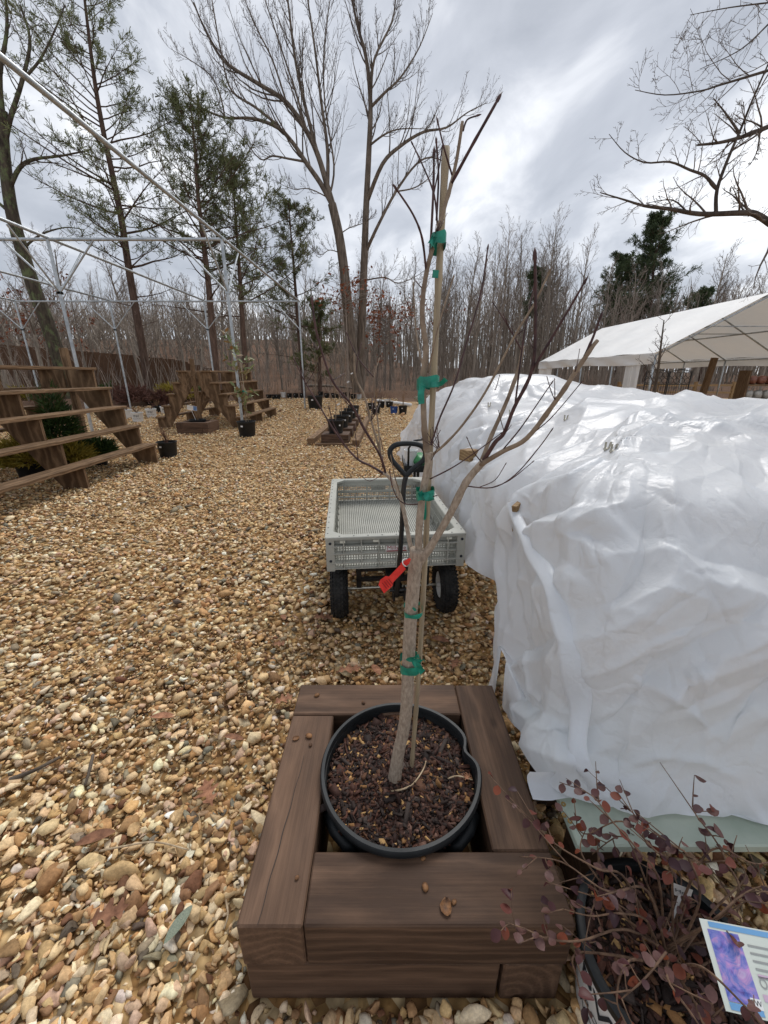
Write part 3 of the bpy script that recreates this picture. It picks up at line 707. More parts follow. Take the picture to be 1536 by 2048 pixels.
# ------------------------------------------------------------------ garden wagon (local: front at y=0, length +y)
wg = thing('garden_wagon', 'grey plastic pull wagon with mesh bed and black handle standing on the gravel', 'wagon')
WW, WL, Z0, Z1 = .377, 1.25, .366, .562
def ring_rim():
    m = MB()
    outer, inner = [(-WW, 0), (WW, 0), (WW, WL), (-WW, WL)], None
    def rect(i, ch):
        return [(-WW + i + ch, i), (WW - i - ch, i), (WW - i, i + ch), (WW - i, WL - i - ch), (WW - i - ch, WL - i), (-WW + i + ch, WL - i), (-WW + i, WL - i - ch), (-WW + i, i + ch)]
    loops = [(0, Z1 - .016, .012), (0, Z1 - .003, .012), (.003, Z1, .014), (.042, Z1, .05), (.046, Z1 - .004, .05), (.046, Z1 - .02, .05)]
    vs = []; fs = []
    for i, z, ch in loops: vs += [(x, y, z) for x, y in rect(i, ch)]
    for i in range(len(loops) - 1):
        for k in range(8): fs.append((i * 8 + k, i * 8 + (k + 1) % 8, (i + 1) * 8 + (k + 1) % 8, (i + 1) * 8 + k))
    m.add(vs, fs); return m
rim_o = ring_rim().build('bed_rim', mCartTop, wg)
m = MB()
for i in range(14):
    for sx_ in (-1, 1):
        m.lathe([(.0045, -.001), (.0045, .0015), (.0, .0018)], 8, (sx_ * (WW - .014), .06 + i * .087, Z1))
for i in range(9): m.lathe([(.0045, -.001), (.0045, .0015), (.0, .0018)], 8, (-.3 + i * .075, .016, Z1))
m.build('rivets', M_basic('rivet_grey', srgb(92, 94, 92), None), rim_o)['kind'] = 'stuff'
def panel(axis, u0, u1, pos, inward, hole_rows, name, blank=None):
    """one side: solid frame, outer ribs, inner lattice. axis 'x' runs along x at y=pos; 'y' runs along y at x=pos"""
    def bx(m, u, w, d0, d1, z, h):
        a, b_ = (d0 + d1) / 2, d1 - d0
        if axis == 'x': m.box((u, pos + inward * a, z), (w, b_, h))
        else: m.box((pos + inward * a, u, z), (b_, w, h))
    fr = MB(); L = u1 - u0; mid = (u0 + u1) / 2
    bx(fr, mid, L, .03, .041, Z0 + .006, .012); bx(fr, mid, L - .002, .03, .041, Z1 - .034, .026)
    for e in (u0 + .022, u1 - .022): bx(fr, e, .044, .004, .04, (Z0 + Z1 - .016) / 2, Z1 - Z0 - .016)
    o = fr.build(name, mCart, wg)
    rb = MB()
    for z in (Z0 + .012, Z0 + .045, Z0 + .098, Z0 + .142, Z1 - .016): bx(rb, mid, L - .05, .0015, .036, z, .005)
    n = max(4, int(round(L / .092)))
    for i in range(1, n): bx(rb, u0 + L * i / n, .005, .0025, .035, (Z0 + Z1) / 2 - .003, Z1 - Z0 - .022)
    rb.build('outer_rib', mCart, o)
    la = MB(); k = int(L / .0155); bands = ((Z0 + .016, Z0 + .04), (Z0 + .05, Z0 + .093), (Z0 + .103, Z0 + .158))
    if name == 'back_panel': bands = ((Z0 + .016, Z0 + .085), (Z0 + .09, Z0 + .15))
    for (za, zb) in bands:
        for i in range(k + 1):
            bx(la, u0 + .03 + (L - .06) * i / k, .0052, .0335, .0382, (za + zb) / 2, zb - za + .006)
        q = max(1, int((zb - za) / .013))
        for j in range(q + 1): bx(la, mid, L - .06, .0340, .0378, za + (zb - za) * j / q, .0042)
    for z in (Z0 + .045, Z0 + .098): bx(la, mid, L - .05, .0332, .0395, z, .011)
    la.build('lattice', mCart, o)
    if blank:
        bl = MB(); bx(bl, blank[0], blank[1], .0015 if axis == 'x' else .01, .0205, Z0 + .121, .042); bl.build('blank_plate', mCart, o)
    return o
fp = panel('x', -WW + .004, WW - .004, 0, 1, 6, 'front_panel', (0, .125))
panel('x', -WW + .004, WW - .004, WL, -1, 6, 'back_panel', (0, .11))
panel('y', .006, WL - .006, -WW, 1, 6, 'side_panel'); panel('y', .006, WL - .006, WW, -1, 6, 'side_panel')
m = MB(); m.box((0, .0012, Z0 + .121), (.112, .0012, .033)); lb = m.build('label_plate', M_basic('white_label', (.72, .72, .7)), fp)
m = MB(); m.box((0, .0002, Z0 + .1085), (.108, .0008, .006)); letters(m, 'Millside', .034, lambda v: (v.x, .0004 + v.z * .3, Z0 + .125 + v.y)); m.build('lettering', mRedInk, lb)
for x, z in ((-.35, Z1 - .035), (.355, Z1 - .035), (-.35, Z0 + .06), (.355, Z0 + .06)):
    m = MB(); m.lathe([(.0075, 0), (.0075, .0035), (0, .004)], 10, (x, z, 0))
    mm = MB(); mm.add([(v[0], .0045 - v[2], v[1]) for v in m.v], m.f); mm.build('bolt_hole', mInk, fp)
for x in (-.285, -.11, .285):
    m = MB(); m.box((x, .006, Z1 - .028), (.028, .006, .013)); m.build('latch_tab', M_basic('pale_tab', srgb(205, 205, 190)), fp)
# bed floor lattice
m = MB(); n = 50
for i in range(n + 1): m.box((-WW + .03 + (2 * WW - .06) * i / n, WL / 2, Z0 + .010), (.0072, WL - .04, .010))
n = 86
for i in range(n + 1): m.box((0, .02 + (WL - .04) * i / n, Z0 + .0065), (2 * WW - .05, .0062, .009))
m.build('bed_floor', mCart, wg)
for i in range(9):
    y = .1 + i * .13
    for s_ in (-1, 1): m = MB(); m.prism([(s_ * (WW - .022), Z0 + .15), (s_ * (WW - .022), Z0 + .016), (s_ * (WW - .06), Z0 + .016)], y, y + .006); m.build('gusset', mCart, wg)
# undercarriage
m = MB()
for s_ in (-1, 1):
    m.box((s_ * .2, .165, .27), (.03, .035, .19), None, .003); m.box((s_ * .2, WL - .2, .27), (.03, .035, .19), None, .003)
m.box((0, .165, .225), (.43, .035, .02), None, .003); m.box((0, .165, .285), (.4, .02, .015)); m.box((0, WL - .2, .225), (.43, .035, .02), None, .003)
m.box((0, WL / 2, .345), (.05, WL - .2, .035)); m.box((0, .1, .3), (.1, .2, .02)); m.build('chassis', mBlackMetal, wg)
for y in (.165, WL - .2):
    m = MB(); m.tube([(-.33, y, .167), (.33, y, .167)], .0085, 8); m.build('axle', mSteel, wg)
def wheel(cx, cy):
    R_, r_ = .118, .048
    t = MB(); prof = []
    for k in range(17):
        q = -PI * .80 + 2 * PI * .80 * k / 16
        prof.append((R_ + r_ * math.cos(q), r_ * 1.05 * math.sin(q)))
    t.lathe(prof, 56, (cx, cy, .1665), axis='X')
    for row, (off_, qx) in enumerate([(0, 0), (.016, .34), (-.016, -.34), (.031, .72), (-.031, -.72), (.042, 1.12), (-.042, -1.12)]):
        nn = 40
        for k in range(nn):
            a = 2 * PI * (k + (row % 2) * .5) / nn; rr_ = R_ + r_ * math.cos(qx) + .0012
            Mx = Matrix.Rotation(a, 3, 'X') @ Matrix.Rotation(-qx, 3, 'Y')
            c = Matrix.Rotation(a, 3, 'X') @ Vector((r_ * 1.05 * math.sin(qx), 0, rr_))
            t.box((cx + c.x, cy + c.y, .1665 + c.z), (.0125, .0175 if row < 5 else .012, .005), Mx)
    ty = t.build('tyre', mRubber, None, True, autos=35); ty.parent = None
    w_ = thing('w', None, None); bpy.data.objects.remove(w_)
    rm = MB(); rm.lathe([(.078, -.036), (.074, -.03), (.055, -.016), (.05, -.012), (.018, -.014), (.018, .014), (.05, .012), (.055, .016), (.074, .03), (.078, .036)], 36, (cx, cy, .1665), axis='X')
    hb_ = MB(); hb_.tube([(cx - .05, cy, .1665), (cx + .05, cy, .1665)], .014, 14)
    wh = rm.build('wheel', mWheelWhite, wg, True, autos=35); ty.parent = wh; hb_.build('hub', mWheelWhite, wh, True, autos=40)
for y in (.165, WL - .2):
    for s_ in (-1, 1): wheel(s_ * .315, y)
# handle: pivot clevis, shaft, loop grip (standing up in front of the bed)
m = MB(); m.box((-.018, -.035, .235), (.012, .05, .07), None, .003); m.box((.042, -.035, .235), (.012, .05, .07), None, .003)
m.tube([(-.04, -.045, .262), (.062, -.045, .262)], .008, 8); m.box((.012, .05, .235), (.05, .2, .02)); m.build('tow_bracket', mBlackMetal, wg, autos=40)
M_inv = None
wg.location = (.067, 1.95, 0); wg.rotation_euler = (0, 0, math.radians(5.35))
bpy.context.view_layer.update()
def to_wg(p):
    d = Vector(p) - wg.location; a = -math.radians(5.35); return Vector((d.x * math.cos(a) - d.y * math.sin(a), d.x * math.sin(a) + d.y * math.cos(a), d.z))
hp = [(793, 1192, 1.90), (796, 1160, 1.885), (800, 1110, 1.87), (804, 1050, 1.865), (806, 1000, 1.86), (808, 972, 1.86), (812, 952, 1.86)]
lp = [(812, 952, 1.86), (828, 936, 1.86), (845, 922, 1.86), (851, 908, 1.86), (846, 894, 1.86), (830, 887.5, 1.86), (806, 887, 1.86), (789, 891, 1.86), (780, 902, 1.86), (783, 918, 1.86), (795, 933, 1.86), (812, 952, 1.86)]
m = MB(); m.tube([to_wg(q) for q in smooth_poly([py(*p) for p in hp], 5)], .0125, 10); off_ = Vector(wg.location); o = MB(); o.v = [tuple(Vector(v) + off_) for v in m.v]; o.f = m.f; o.g = m.g
hd = o.build('handle_shaft', mBlackMetal, wg, True)
m = MB(); m.tube([to_wg(q) + off_ for q in smooth_poly([py(*p) for p in lp], 5)], .0125, 10); m.build('handle_grip', mBlackPlastic, hd, True)

# second cart, mostly hidden behind the plastic
c2 = thing('black_cart', 'black cart with green bag and white bucket parked behind the grey wagon', 'cart', (.26, 4.3, 0))
m = MB(); m.box((.36, 4.35, .42), (.3, .6, .03), None, .01); m.box((.215, 4.35, .45), (.012, .6, .05)); m.box((.36, 4.055, .45), (.3, .012, .05)); m.build('tray', mBlackPlastic, c2)
m = MB(); m.tube([(.25, 4.08, .44), (.25, 4.04, .66), (.3, 4.0, .74), (.42, 4.0, .76)], .011, 8); m.build('handle', mBlackMetal, c2, True)
m = MB(); m.lathe([(.075, -.05), (.13, -.05), (.155, -.03), (.16, 0), (.155, .03), (.13, .05), (.075, .05)], 28, (.36, 4.15, .16), axis='X', closed=True); m.build('tyre', mRubber, c2, True)
for y_, z_ in ((4.15, .16), (4.6, 0)): m = MB(); m.beam((.36, y_, z_), (.36, y_, .41), .03, .03); m.build('leg', mBlackMetal, c2)
bk = thing('white_bucket', 'white bucket standing on the black cart', 'bucket', (.285, 4.22, .435))
m = MB(); m.lathe([(.0, .437), (.055, .437), (.068, .6), (.073, .6), (.073, .612), (.066, .612), (.05, .45), (0, .45)], 24, (.285, 4.22, 0)); m.build('bucket_wall', mPotWhite, bk, True, autos=40)
gbag = MB()
V, F = ico(3); 
gbag.add([(.39 + v[0] * .095, 4.25 + v[1] * .16, .50 + v[2] * .068 * (1 + .12 * math.sin(7 * v[0] + 5 * v[1]))) for v in V], [tuple(f) for f in F])
tag(gbag.build('green_bag', M_basic('green_bag_plastic', srgb(40, 110, 62), srgb(70, 150, 92), 12, .4), None, True), 'slumped green plastic bag lying on the black cart', 'bag')

# ------------------------------------------------------------------ plastic sheet draped over the covered plants
ST = [  # hem, low, mid, shoulder, high, crest, back   (x, y, z)
 [(.22, 6.9, .06), (.28, 6.8, .35), (.42, 6.7, .68), (.62, 6.6, .92), (.9, 6.5, 1.1), (1.4, 6.3, 1.19), (3.1, 6.3, 1.0)],
 [(.34, 5.9, .04), (.40, 5.9, .36), (.46, 5.85, .7), (.60, 5.8, .97), (.88, 5.7, 1.16), (1.4, 5.5, 1.27), (3.1, 5.5, 1.05)],
 [(.44, 4.8, .04), (.46, 4.8, .40), (.49, 4.8, .72), (.60, 4.75, .99), (.9, 4.7, 1.18), (1.42, 4.6, 1.30), (3.2, 4.6, 1.1)],
 [(.50, 3.6, .12), (.49, 3.6, .45), (.50, 3.6, .74), (.61, 3.55, .96), (.92, 3.5, 1.13), (1.5, 3.5, 1.26), (3.2, 3.8, 1.12)],
 [(.53, 2.7, .28), (.51, 2.7, .50), (.50, 2.65, .73), (.60, 2.6, .93), (.9, 2.6, 1.10), (1.5, 2.8, 1.24), (3.2, 3.3, 1.15)],
 [(.47, 1.99, .375), (.52, 2.02, .52), (.52, 2.0, .74), (.58, 1.98, .90), (.85, 2.0, 1.07), (1.5, 2.4, 1.22), (3.2, 2.95, 1.15)],
 [(.62, 1.83, .28), (.61, 1.82, .48), (.55, 1.77, .72), (.55, 1.70, .87), (.8, 1.75, 1.06), (1.45, 2.2, 1.21), (3.2, 2.8, 1.13)],
 [(.43, 1.50, .012), (.46, 1.49, .35), (.51, 1.46, .65), (.54, 1.43, .87), (.75, 1.5, 1.06), (1.42, 2.1, 1.20), (3.2, 2.7, 1.12)],
 [(.43, 1.24, .14), (.445, 1.2, .38), (.49, 1.17, .65), (.54, 1.18, .88), (.72, 1.32, 1.06), (1.4, 2.05, 1.20), (3.2, 2.65, 1.12)],
 [(.416, .97, .30), (.432, .97, .44), (.48, .99, .68), (.54, 1.04, .89), (.70, 1.2, 1.06), (1.38, 2.0, 1.20), (3.2, 2.6, 1.11)],
 [(.42, .78, .345), (.455, .84, .5), (.50, .89, .72), (.56, .98, .92), (.70, 1.14, 1.07), (1.38, 1.9, 1.19), (3.2, 2.5, 1.1)],
 [(.55, .70, .345), (.565, .78, .52), (.57, .84, .76), (.62, .945, .945), (.74, 1.13, 1.08), (1.42, 1.85, 1.19), (3.3, 2.45, 1.06)],
 [(.71, .69, .345), (.72, .755, .52), (.72, .81, .78), (.75, .92, .955), (.87, 1.12, 1.08), (1.55, 1.82, 1.18), (3.3, 2.4, 1.05)],
 [(.93, .66, .345), (.94, .72, .53), (.95, .785, .78), (.98, .9, .95), (1.07, 1.11, 1.07), (1.72, 1.8, 1.165), (3.35, 2.35, 1.03)],
 [(1.4, .63, .345), (1.4, .70, .53), (1.4, .78, .78), (1.42, .9, .94), (1.5, 1.1, 1.05), (2.1, 1.8, 1.13), (3.4, 2.3, 1.0)],
 [(2.1, .60, .345), (2.1, .72, .53), (2.1, .78, .76), (2.12, .9, .92), (2.2, 1.1, 1.03), (2.6, 1.8, 1.10), (3.6, 2.2, .98)]]
A = np.array(ST)
def resample(A, n, axis):
    A = np.moveaxis(A, axis, 0); k = len(A)
    # arc-length-ish parameter with extra samples where the stations are near the camera
    t = np.linspace(0, k - 1, n); i = np.clip(t.astype(int), 0, k - 2); f = (t - i)[:, None, None]
    p0, p1, p2, p3 = A[np.maximum(i - 1, 0)], A[i], A[i + 1], A[np.minimum(i + 2, k - 1)]
    o = .5 * (2 * p1 + (p2 - p0) * f + (2 * p0 - 5 * p1 + 4 * p2 - p3) * f ** 2 + (3 * p1 - p0 - 3 * p2 + p3) * f ** 3)
    return np.moveaxis(o, 0, axis)
def vnoise(P, scale, seed):     # cheap smooth value noise from random cosines
    r_ = np.random.RandomState(seed); o = np.zeros(P.shape[:-1])
    for _ in range(14):
        k = r_.normal(size=3) * scale; o += np.cos(P @ k + r_.uniform(0, 6.28))
    return o / 3.7
def normals(P):
    du = np.gradient(P, axis=0); dv = np.gradient(P, axis=1); n = np.cross(dv, du); return n / (np.linalg.norm(n, axis=-1, keepdims=True) + 1e-9)
def up2(A, n, m):
    return resample(resample(A, n, 0), m, 1)
def crumple(P, stretch, iters, smooth, pull, amp, seed, floor=None):
    r_ = np.random.RandomState(seed); Q = P + normals(P) * (r_.normal(0, amp, P.shape[:2])[..., None])
    def L(a, b_): return np.linalg.norm(a - b_, axis=-1)
    fam = []
    n, m = P.shape[:2]
    st = stretch if np.ndim(stretch) else np.full((n, m), stretch)
    def pr(k, s0):
        c = (k - s0) // 2; return slice(s0, s0 + 2 * c - 1, 2), slice(s0 + 1, s0 + 2 * c, 2)
    dg = []; al = slice(None)
    for s0 in (0, 1):
        p, q = pr(n, s0); fam.append((p, al, q, al))
        dg.append((p, slice(0, m - 1), q, slice(1, m))); dg.append((p, slice(1, m), q, slice(0, m - 1)))
        p, q = pr(m, s0); fam.append((al, p, al, q))
    rest = [L(P[a, b_], P[c, d]) * st[a, b_] for a, b_, c, d in fam + dg]
    for it in range(iters):
        for k, (a, b_, c, d) in enumerate(fam + dg):
            D = Q[c, d] - Q[a, b_]; l = np.linalg.norm(D, axis=-1); g = ((l - rest[k]) / (l + 1e-9) * (.5 if k < 4 else .22))[..., None] * D
            Q[a, b_] += g; Q[c, d] -= g
        lap = Q.copy(); lap[1:-1, 1:-1] = (Q[:-2, 1:-1] + Q[2:, 1:-1] + Q[1:-1, :-2] + Q[1:-1, 2:]) / 4
        Q += smooth * (lap - Q); Q += pull * (P - Q)
        if floor is not None: Q[..., 2] = np.maximum(Q[..., 2], floor(Q))
    return Q
def sheet_floor(Q):
    X, Y = Q[..., 0], Q[..., 1]
    f = np.full(X.shape, .02); f = np.where((X > .455) & (Y < 1.33), .343, f); return f
def wresample(A, counts, axis):
    A = np.moveaxis(A, axis, 0); k = len(A); t = np.concatenate([i + np.arange(c) / c for i, c in enumerate(counts)] + [[k - 1]])
    i = np.clip(t.astype(int), 0, k - 2); f = (t - i)[:, None, None]
    p0, p1, p2, p3 = A[np.maximum(i - 1, 0)], A[i], A[i + 1], A[np.minimum(i + 2, k - 1)]
    o = .5 * (2 * p1 + (p2 - p0) * f + (2 * p0 - 5 * p1 + 4 * p2 - p3) * f ** 2 + (3 * p1 - p0 - 3 * p2 + p3) * f ** 3)
    return np.moveaxis(o, 0, axis)
SC = [8, 10, 12, 16, 18, 12, 14, 14, 16, 16, 20, 24, 30, 40, 14]; TC = [18, 24, 26, 22, 34, 10]
C = wresample(wresample(A, SC, 0), TC, 1); ns_, nt_ = C.shape[:2]
ss = np.concatenate([i + np.arange(c) / c for i, c in enumerate(SC)] + [[15.]])[:, None] * np.ones((1, nt_)); tt = np.concatenate([i + np.arange(c) / c for i, c in enumerate(TC)] + [[6.]])[None, :] * np.ones((ns_, 1))
n2_, m2_ = int(ns_ * 1.75), int(nt_ * 1.75); C = up2(C, n2_, m2_); ss = np.interp(np.linspace(0, ns_ - 1, n2_), np.arange(ns_), ss[:, 0])[:, None] * np.ones((1, m2_)); tt = np.interp(np.linspace(0, nt_ - 1, m2_), np.arange(nt_), tt[0])[None, :] * np.ones((n2_, 1))
for (x, y, Y, a, sg) in [(1060, 757, 4.2, .05, .5), (1130, 765, 3.4, -.03, .2), (1240, 790, 2.9, -.08, .22), (1305, 785, 2.7, .08, .16), (1345, 800, 2.6, -.07, .13), (1385, 795, 2.5, .13, .13), (1440, 815, 2.3, -.03, .2), (1500, 830, 2.2, -.06, .3), (900, 775, 5.6, .06, .4)]:
    p = py(x, y, Y); C[..., 2] += a * np.exp(-((C[..., 0] - p.x) ** 2 + (C[..., 1] - p.y) ** 2) / sg ** 2)
def tri(x, k=.25):                                  # sharp-crested asymmetric fold wave, -1..1
    f = x - np.floor(x); return np.where(f < k, f / k, (1 - f) / (1 - k)) * 2 - 1
def folds(C, T, nrm, lam, amp, seed, k=.25, cut=.1, warp=.35):
    T = np.array(T) / np.linalg.norm(T); g = np.cross(T, np.array(nrm) / np.linalg.norm(nrm)); g /= np.linalg.norm(g)
    ph = C @ g / lam + warp * vnoise(C, 3.2, seed) + .12 * vnoise(C, 8, seed + 1)
    m = np.clip(vnoise(C, 5.5, seed + 2) * .9 + .5 - cut, 0, 1); return 1.55 * amp * tri(ph, k) * m
near = sstep(8.0, 10.5, ss); side = 1 - near; up_ = sstep(3.2, 4.6, tt); NF = (-.15, -.92, .35); SF = (-1, -.1, .2); TF = (-.3, -.45, .85)
H0 = near * (1 - up_) * (folds(C, (.8, .25, .55), NF, .21, .016, 20) + folds(C, (.25, .1, 1), NF, .17, .013, 30, .3, .2) + folds(C, (.8, .1, -.55), NF, .24, .014, 40, .2, .2) + folds(C, (.9, .2, .35), NF, .085, .0055, 50, .3, .3) + folds(C, (.5, .1, -.8), NF, .075, .005, 55, .3, .35))
H0 += .8 * (1 - .75 * np.exp(-((ss - 7.2) / .9) ** 2) * np.exp(-tt / 1.5)) * side * (1 - up_) * (folds(C, (.1, .1, 1), SF, .23, .034, 60, .35, -.1) + folds(C, (.1, -.7, .8), SF, .19, .02, 70, .25, .1) + folds(C, (.1, .6, .8), SF, .12, .010, 75, .3, .2))
H0 += .62 * up_ * (folds(C, (.7, .7, .2), TF, .34, .024, 80, .3, 0) + folds(C, (-.3, .9, .2), TF, .30, .020, 84, .25, .1) + folds(C, (.9, .2, .2), TF, .15, .009, 88, .3, .2))
NN = normals(C); NN = NN * (1 if (NN * (np.array([0, 0, CH]) - C)).sum(-1)[C.shape[0] * 2 // 3, C.shape[1] // 3] > 0 else -1)
H0 += vnoise(C, 4.0, 5) * .020 * (1 + .6 * side)
C = C + NN * H0[..., None]; C[..., 2] = np.maximum(C[..., 2], sheet_floor(C))
def facing(C):
    N_ = normals(C); v = np.array([0, 0, CH]) - C; k = (N_ * v).sum(-1)[C.shape[0] * 2 // 3, C.shape[1] // 3]; return N_ * (1 if k > 0 else -1)
def crease(C, P, h, w):
    best = np.full(C.shape[:2], 9.0); P = np.asarray(P)
    lo, hi = P.min(0) - w * 5, P.max(0) + w * 5; msk = ((C > lo) & (C < hi)).all(-1)
    if not msk.any(): return np.zeros(C.shape[:2])
    S_ = C[msk]; bs = np.full(len(S_), 9.0); par = np.zeros(len(S_)); nseg = len(P) - 1
    for k, (a, b_) in enumerate(zip(P[:-1], P[1:])):
        d = b_ - a; t = np.clip(((S_ - a) @ d) / (d @ d + 1e-12), 0, 1); q = np.linalg.norm(S_ - (a + t[..., None] * d), axis=-1); up_ = q < bs; bs[up_] = q[up_]; par[up_] = (k + t[up_]) / nseg
    o = np.zeros(C.shape[:2]); o[msk] = h * np.exp(-bs / w) * np.sin(PI * np.clip(par * .92 + .04, 0, 1)) ** .5; return o
def snapC(C, x, y):
    d = np.array(ray(x, y)); d /= np.linalg.norm(d); V = C - np.array([0, 0, CH]); t = V @ d; q = np.linalg.norm(V - t[..., None] * d, axis=-1); q = np.where(q < .02 * np.maximum(t, .5), t, 99); return C[np.unravel_index(np.argmin(q), q.shape)]
N_ = facing(C); H_ = np.zeros(C.shape[:2])
TRC = [([(1030, 1035), (1066, 994), (1130, 944), (1198, 908), (1275, 849), (1338, 808)], .030, .030), ([(1085, 1084), (1130, 1039), (1184, 1007), (1248, 994), (1293, 976)], .016, .022), ([(1094, 1075), (1112, 1021), (1157, 957)], .012, .018), ([(1216, 880), (1248, 822), (1334, 794)], .02, .03), ([(1343, 953), (1447, 926), (1536, 876)], .014, .03), ([(1157, 1125), (1248, 1098), (1307, 1084), (1384, 1102)], .012, .03),
       ([(1211, 1216), (1293, 1175), (1352, 1161), (1438, 1220)], .02, .028), ([(1316, 1306), (1384, 1275), (1474, 1229), (1536, 1198)], .022, .026), ([(1157, 1370), (1248, 1343), (1316, 1306)], .02, .024), ([(1261, 1420), (1293, 1374), (1320, 1329)], .012, .016), ([(1284, 1374), (1361, 1420), (1425, 1465), (1470, 1501)], .02, .018), ([(1320, 1334), (1384, 1392), (1447, 1474), (1470, 1506)], -.014, .02), ([(1470, 1506), (1497, 1451), (1536, 1420)], .02, .022),
       ([(1261, 1429), (1266, 1510), (1257, 1556)], .018, .016), ([(1184, 1501), (1216, 1447), (1266, 1420)], .016, .018), ([(1035, 1148), (1012, 1184), (990, 1284)], .02, .02), ([(1085, 1238), (1044, 1275), (1035, 1329), (1053, 1397)], .022, .02), ([(1021, 1325), (1066, 1402), (1148, 1492)], .02, .018), ([(1053, 1438), (1130, 1465), (1157, 1510)], .018, .018), ([(1447, 1075), (1443, 1148)], .01, .014), ([(1316, 967), (1347, 985), (1393, 1003)], -.012, .02),
       ([(1250, 1560), (1330, 1530), (1420, 1545), (1500, 1580)], .018, .02), ([(1170, 1290), (1195, 1230), (1211, 1216)], -.012, .02), ([(1380, 1290), (1420, 1340), (1430, 1420)], .014, .015), ([(1330, 1310), (1360, 1340), (1400, 1420), (1440, 1500)], .010, .012), ([(1085, 800), (1060, 850), (1040, 930)], .02, .03), ([(960, 790), (950, 850), (930, 930)], .025, .03), ([(1180, 790), (1150, 850), (1090, 920)], .02, .03), ([(990, 960), (960, 1010), (940, 1090)], .02, .02), ([(1010, 1000), (985, 1060), (975, 1120)], .02, .02)]
for pts, h, w in TRC: H_ += crease(C, [snapC(C, *p) for p in pts], h * .8, w * .8)
rq = np.random.RandomState(41); n, m_ = C.shape[:2]
for k in range(170):
    i, j = rq.uniform(.25, .95) * n, rq.uniform(.02, .85) * m_; a = rq.uniform(0, 2 * PI); L_c = rq.uniform(10, 60); P = []
    for q in range(4):
        P.append(C[int(np.clip(i, 0, n - 1)), int(np.clip(j, 0, m_ - 1))]); i += math.cos(a) * L_c / 3; j += math.sin(a) * L_c / 3; a += rq.normal(0, .2)
    P = np.array(P)
    if np.linalg.norm(P[0] - P[-1]) < .02 or np.linalg.norm(P[0] - P[-1]) > .5: continue
    H_ += crease(C, P, rq.choice((1, 1, -1)) * rq.uniform(.002, .006), rq.uniform(.004, .012))
C = C + N_ * H_[..., None]
C[..., 2] = np.maximum(C[..., 2], sheet_floor(C))
F = []
n, m_ = C.shape[:2]; ii, jj = np.meshgrid(np.arange(n - 1), np.arange(m_ - 1), indexing='ij'); q = (ii * m_ + jj).ravel()
F = np.stack([q, q + 1, q + m_ + 1, q + m_], 1)
shr = thing('plastic_sheet', 'translucent white plastic sheet draped over plants beside the wagon', 'plastic sheet', (.45, 1.5, 0))
sh = np_mesh('sheet', C.reshape(-1, 3) - np.array(shr.location[:]), F, mSheet, None, shr, True)
def snap(x, y, Yg):     # nearest sheet point along the pixel ray
    d = np.array(ray(x, y)); d /= np.linalg.norm(d); o = np.array([0, 0, CH]); V = C - o; t = V @ d; q = np.linalg.norm(V - t[..., None] * d, axis=-1)
    q = np.where(q < .02, t, 99); k = np.unravel_index(np.argmin(q), q.shape); return Vector(C[k])
# rolled edge hanging as a long band down the near face
bp = [(1012, 1002), (1022, 1035), (1040, 1075), (1062, 1115), (1090, 1170), (1108, 1230), (1126, 1300), (1140, 1370), (1152, 1430), (1166, 1490), (1185, 1545), (1205, 1590), (1214, 1612)]
P = []
for x, y in bp:
    p = snap(x, y, 1); P.append(p + (Vector((0, 0, CH)) - p).normalized() * .012)
P = smooth_poly(P, 4)
for _ in range(3):
    P = [P[0]] + [(P[i - 1] + P[i] * 2 + P[i + 1]) / 4 for i in range(1, len(P) - 1)] + [P[-1]]
vs = []; k = 9; r_ = random.Random(4)
for i, p in enumerate(P):
    d = (P[min(i + 1, len(P) - 1)] - P[max(i - 1, 0)]).normalized(); vw = (Vector((0, 0, CH)) - p).normalized(); s_ = d.cross(vw).normalized(); up_ = s_.cross(d)
    w = (.016 + .013 * math.sin(PI * min(1, i / len(P) * 1.3)) + .003 * math.sin(i * .7)) * (1.25 if i > len(P) * .5 else 1)
    for j in range(k):
        a = PI * j / (k - 1); vs.append(p - s_ * w * math.cos(a) + up_ * (.010 * math.sin(a) - .008) + up_ * r_.uniform(-.001, .001))
mb = MB(); mb.add(vs, [(i * k + j, i * k + j + 1, (i + 1) * k + j + 1, (i + 1) * k + j) for i in range(len(P) - 1) for j in range(k - 1)]); mb.build('rolled_edge', mSheet, shr, True)
# loose flaps of the hem lying on the board and planter side
def flap(pts, nz_, seed):
    """pts: rows of (pixel x, pixel y, height) from the sheet outwards"""
    P = np.array([[pz(*q)[:] for q in row] for row in pts]); P = up2(P, 26, 40); P[..., 2] += vnoise(P, 28, seed) * .004 + tri(P[..., 0] * 9 + vnoise(P, 9, seed + 3) * .5) * .004; P[..., 2] = np.maximum(P[..., 2], .333); m = MB(); m.grid(P); m.build('loose_flap', mSheet, shr, True)
flap([[(1060, 1540, .40), (1110, 1545, .40), (1160, 1550, .40), (1215, 1560, .40)], [(1054, 1558, .35), (1090, 1566, .352), (1150, 1572, .352), (1222, 1576, .352)], [(1066, 1598, .338), (1100, 1600, .34), (1160, 1596, .341), (1225, 1602, .341)]], 1, 3)
flap([[(1180, 1540, .40), (1240, 1550, .41), (1300, 1550, .41), (1340, 1555, .41)], [(1190, 1580, .36), (1235, 1585, .365), (1290, 1585, .365), (1335, 1590, .36)], [(1212, 1612, .338), (1245, 1604, .345), (1290, 1602, .342), (1318, 1604, .338)]], 1, 7)
flap([[(1340, 1540, .41), (1400, 1545, .41), (1470, 1550, .42), (1560, 1560, .42)], [(1335, 1590, .36), (1400, 1590, .365), (1470, 1600, .36), (1560, 1610, .36)], [(1330, 1612, .338), (1400, 1620, .342), (1475, 1634, .341), (1560, 1652, .338)]], 1, 9)
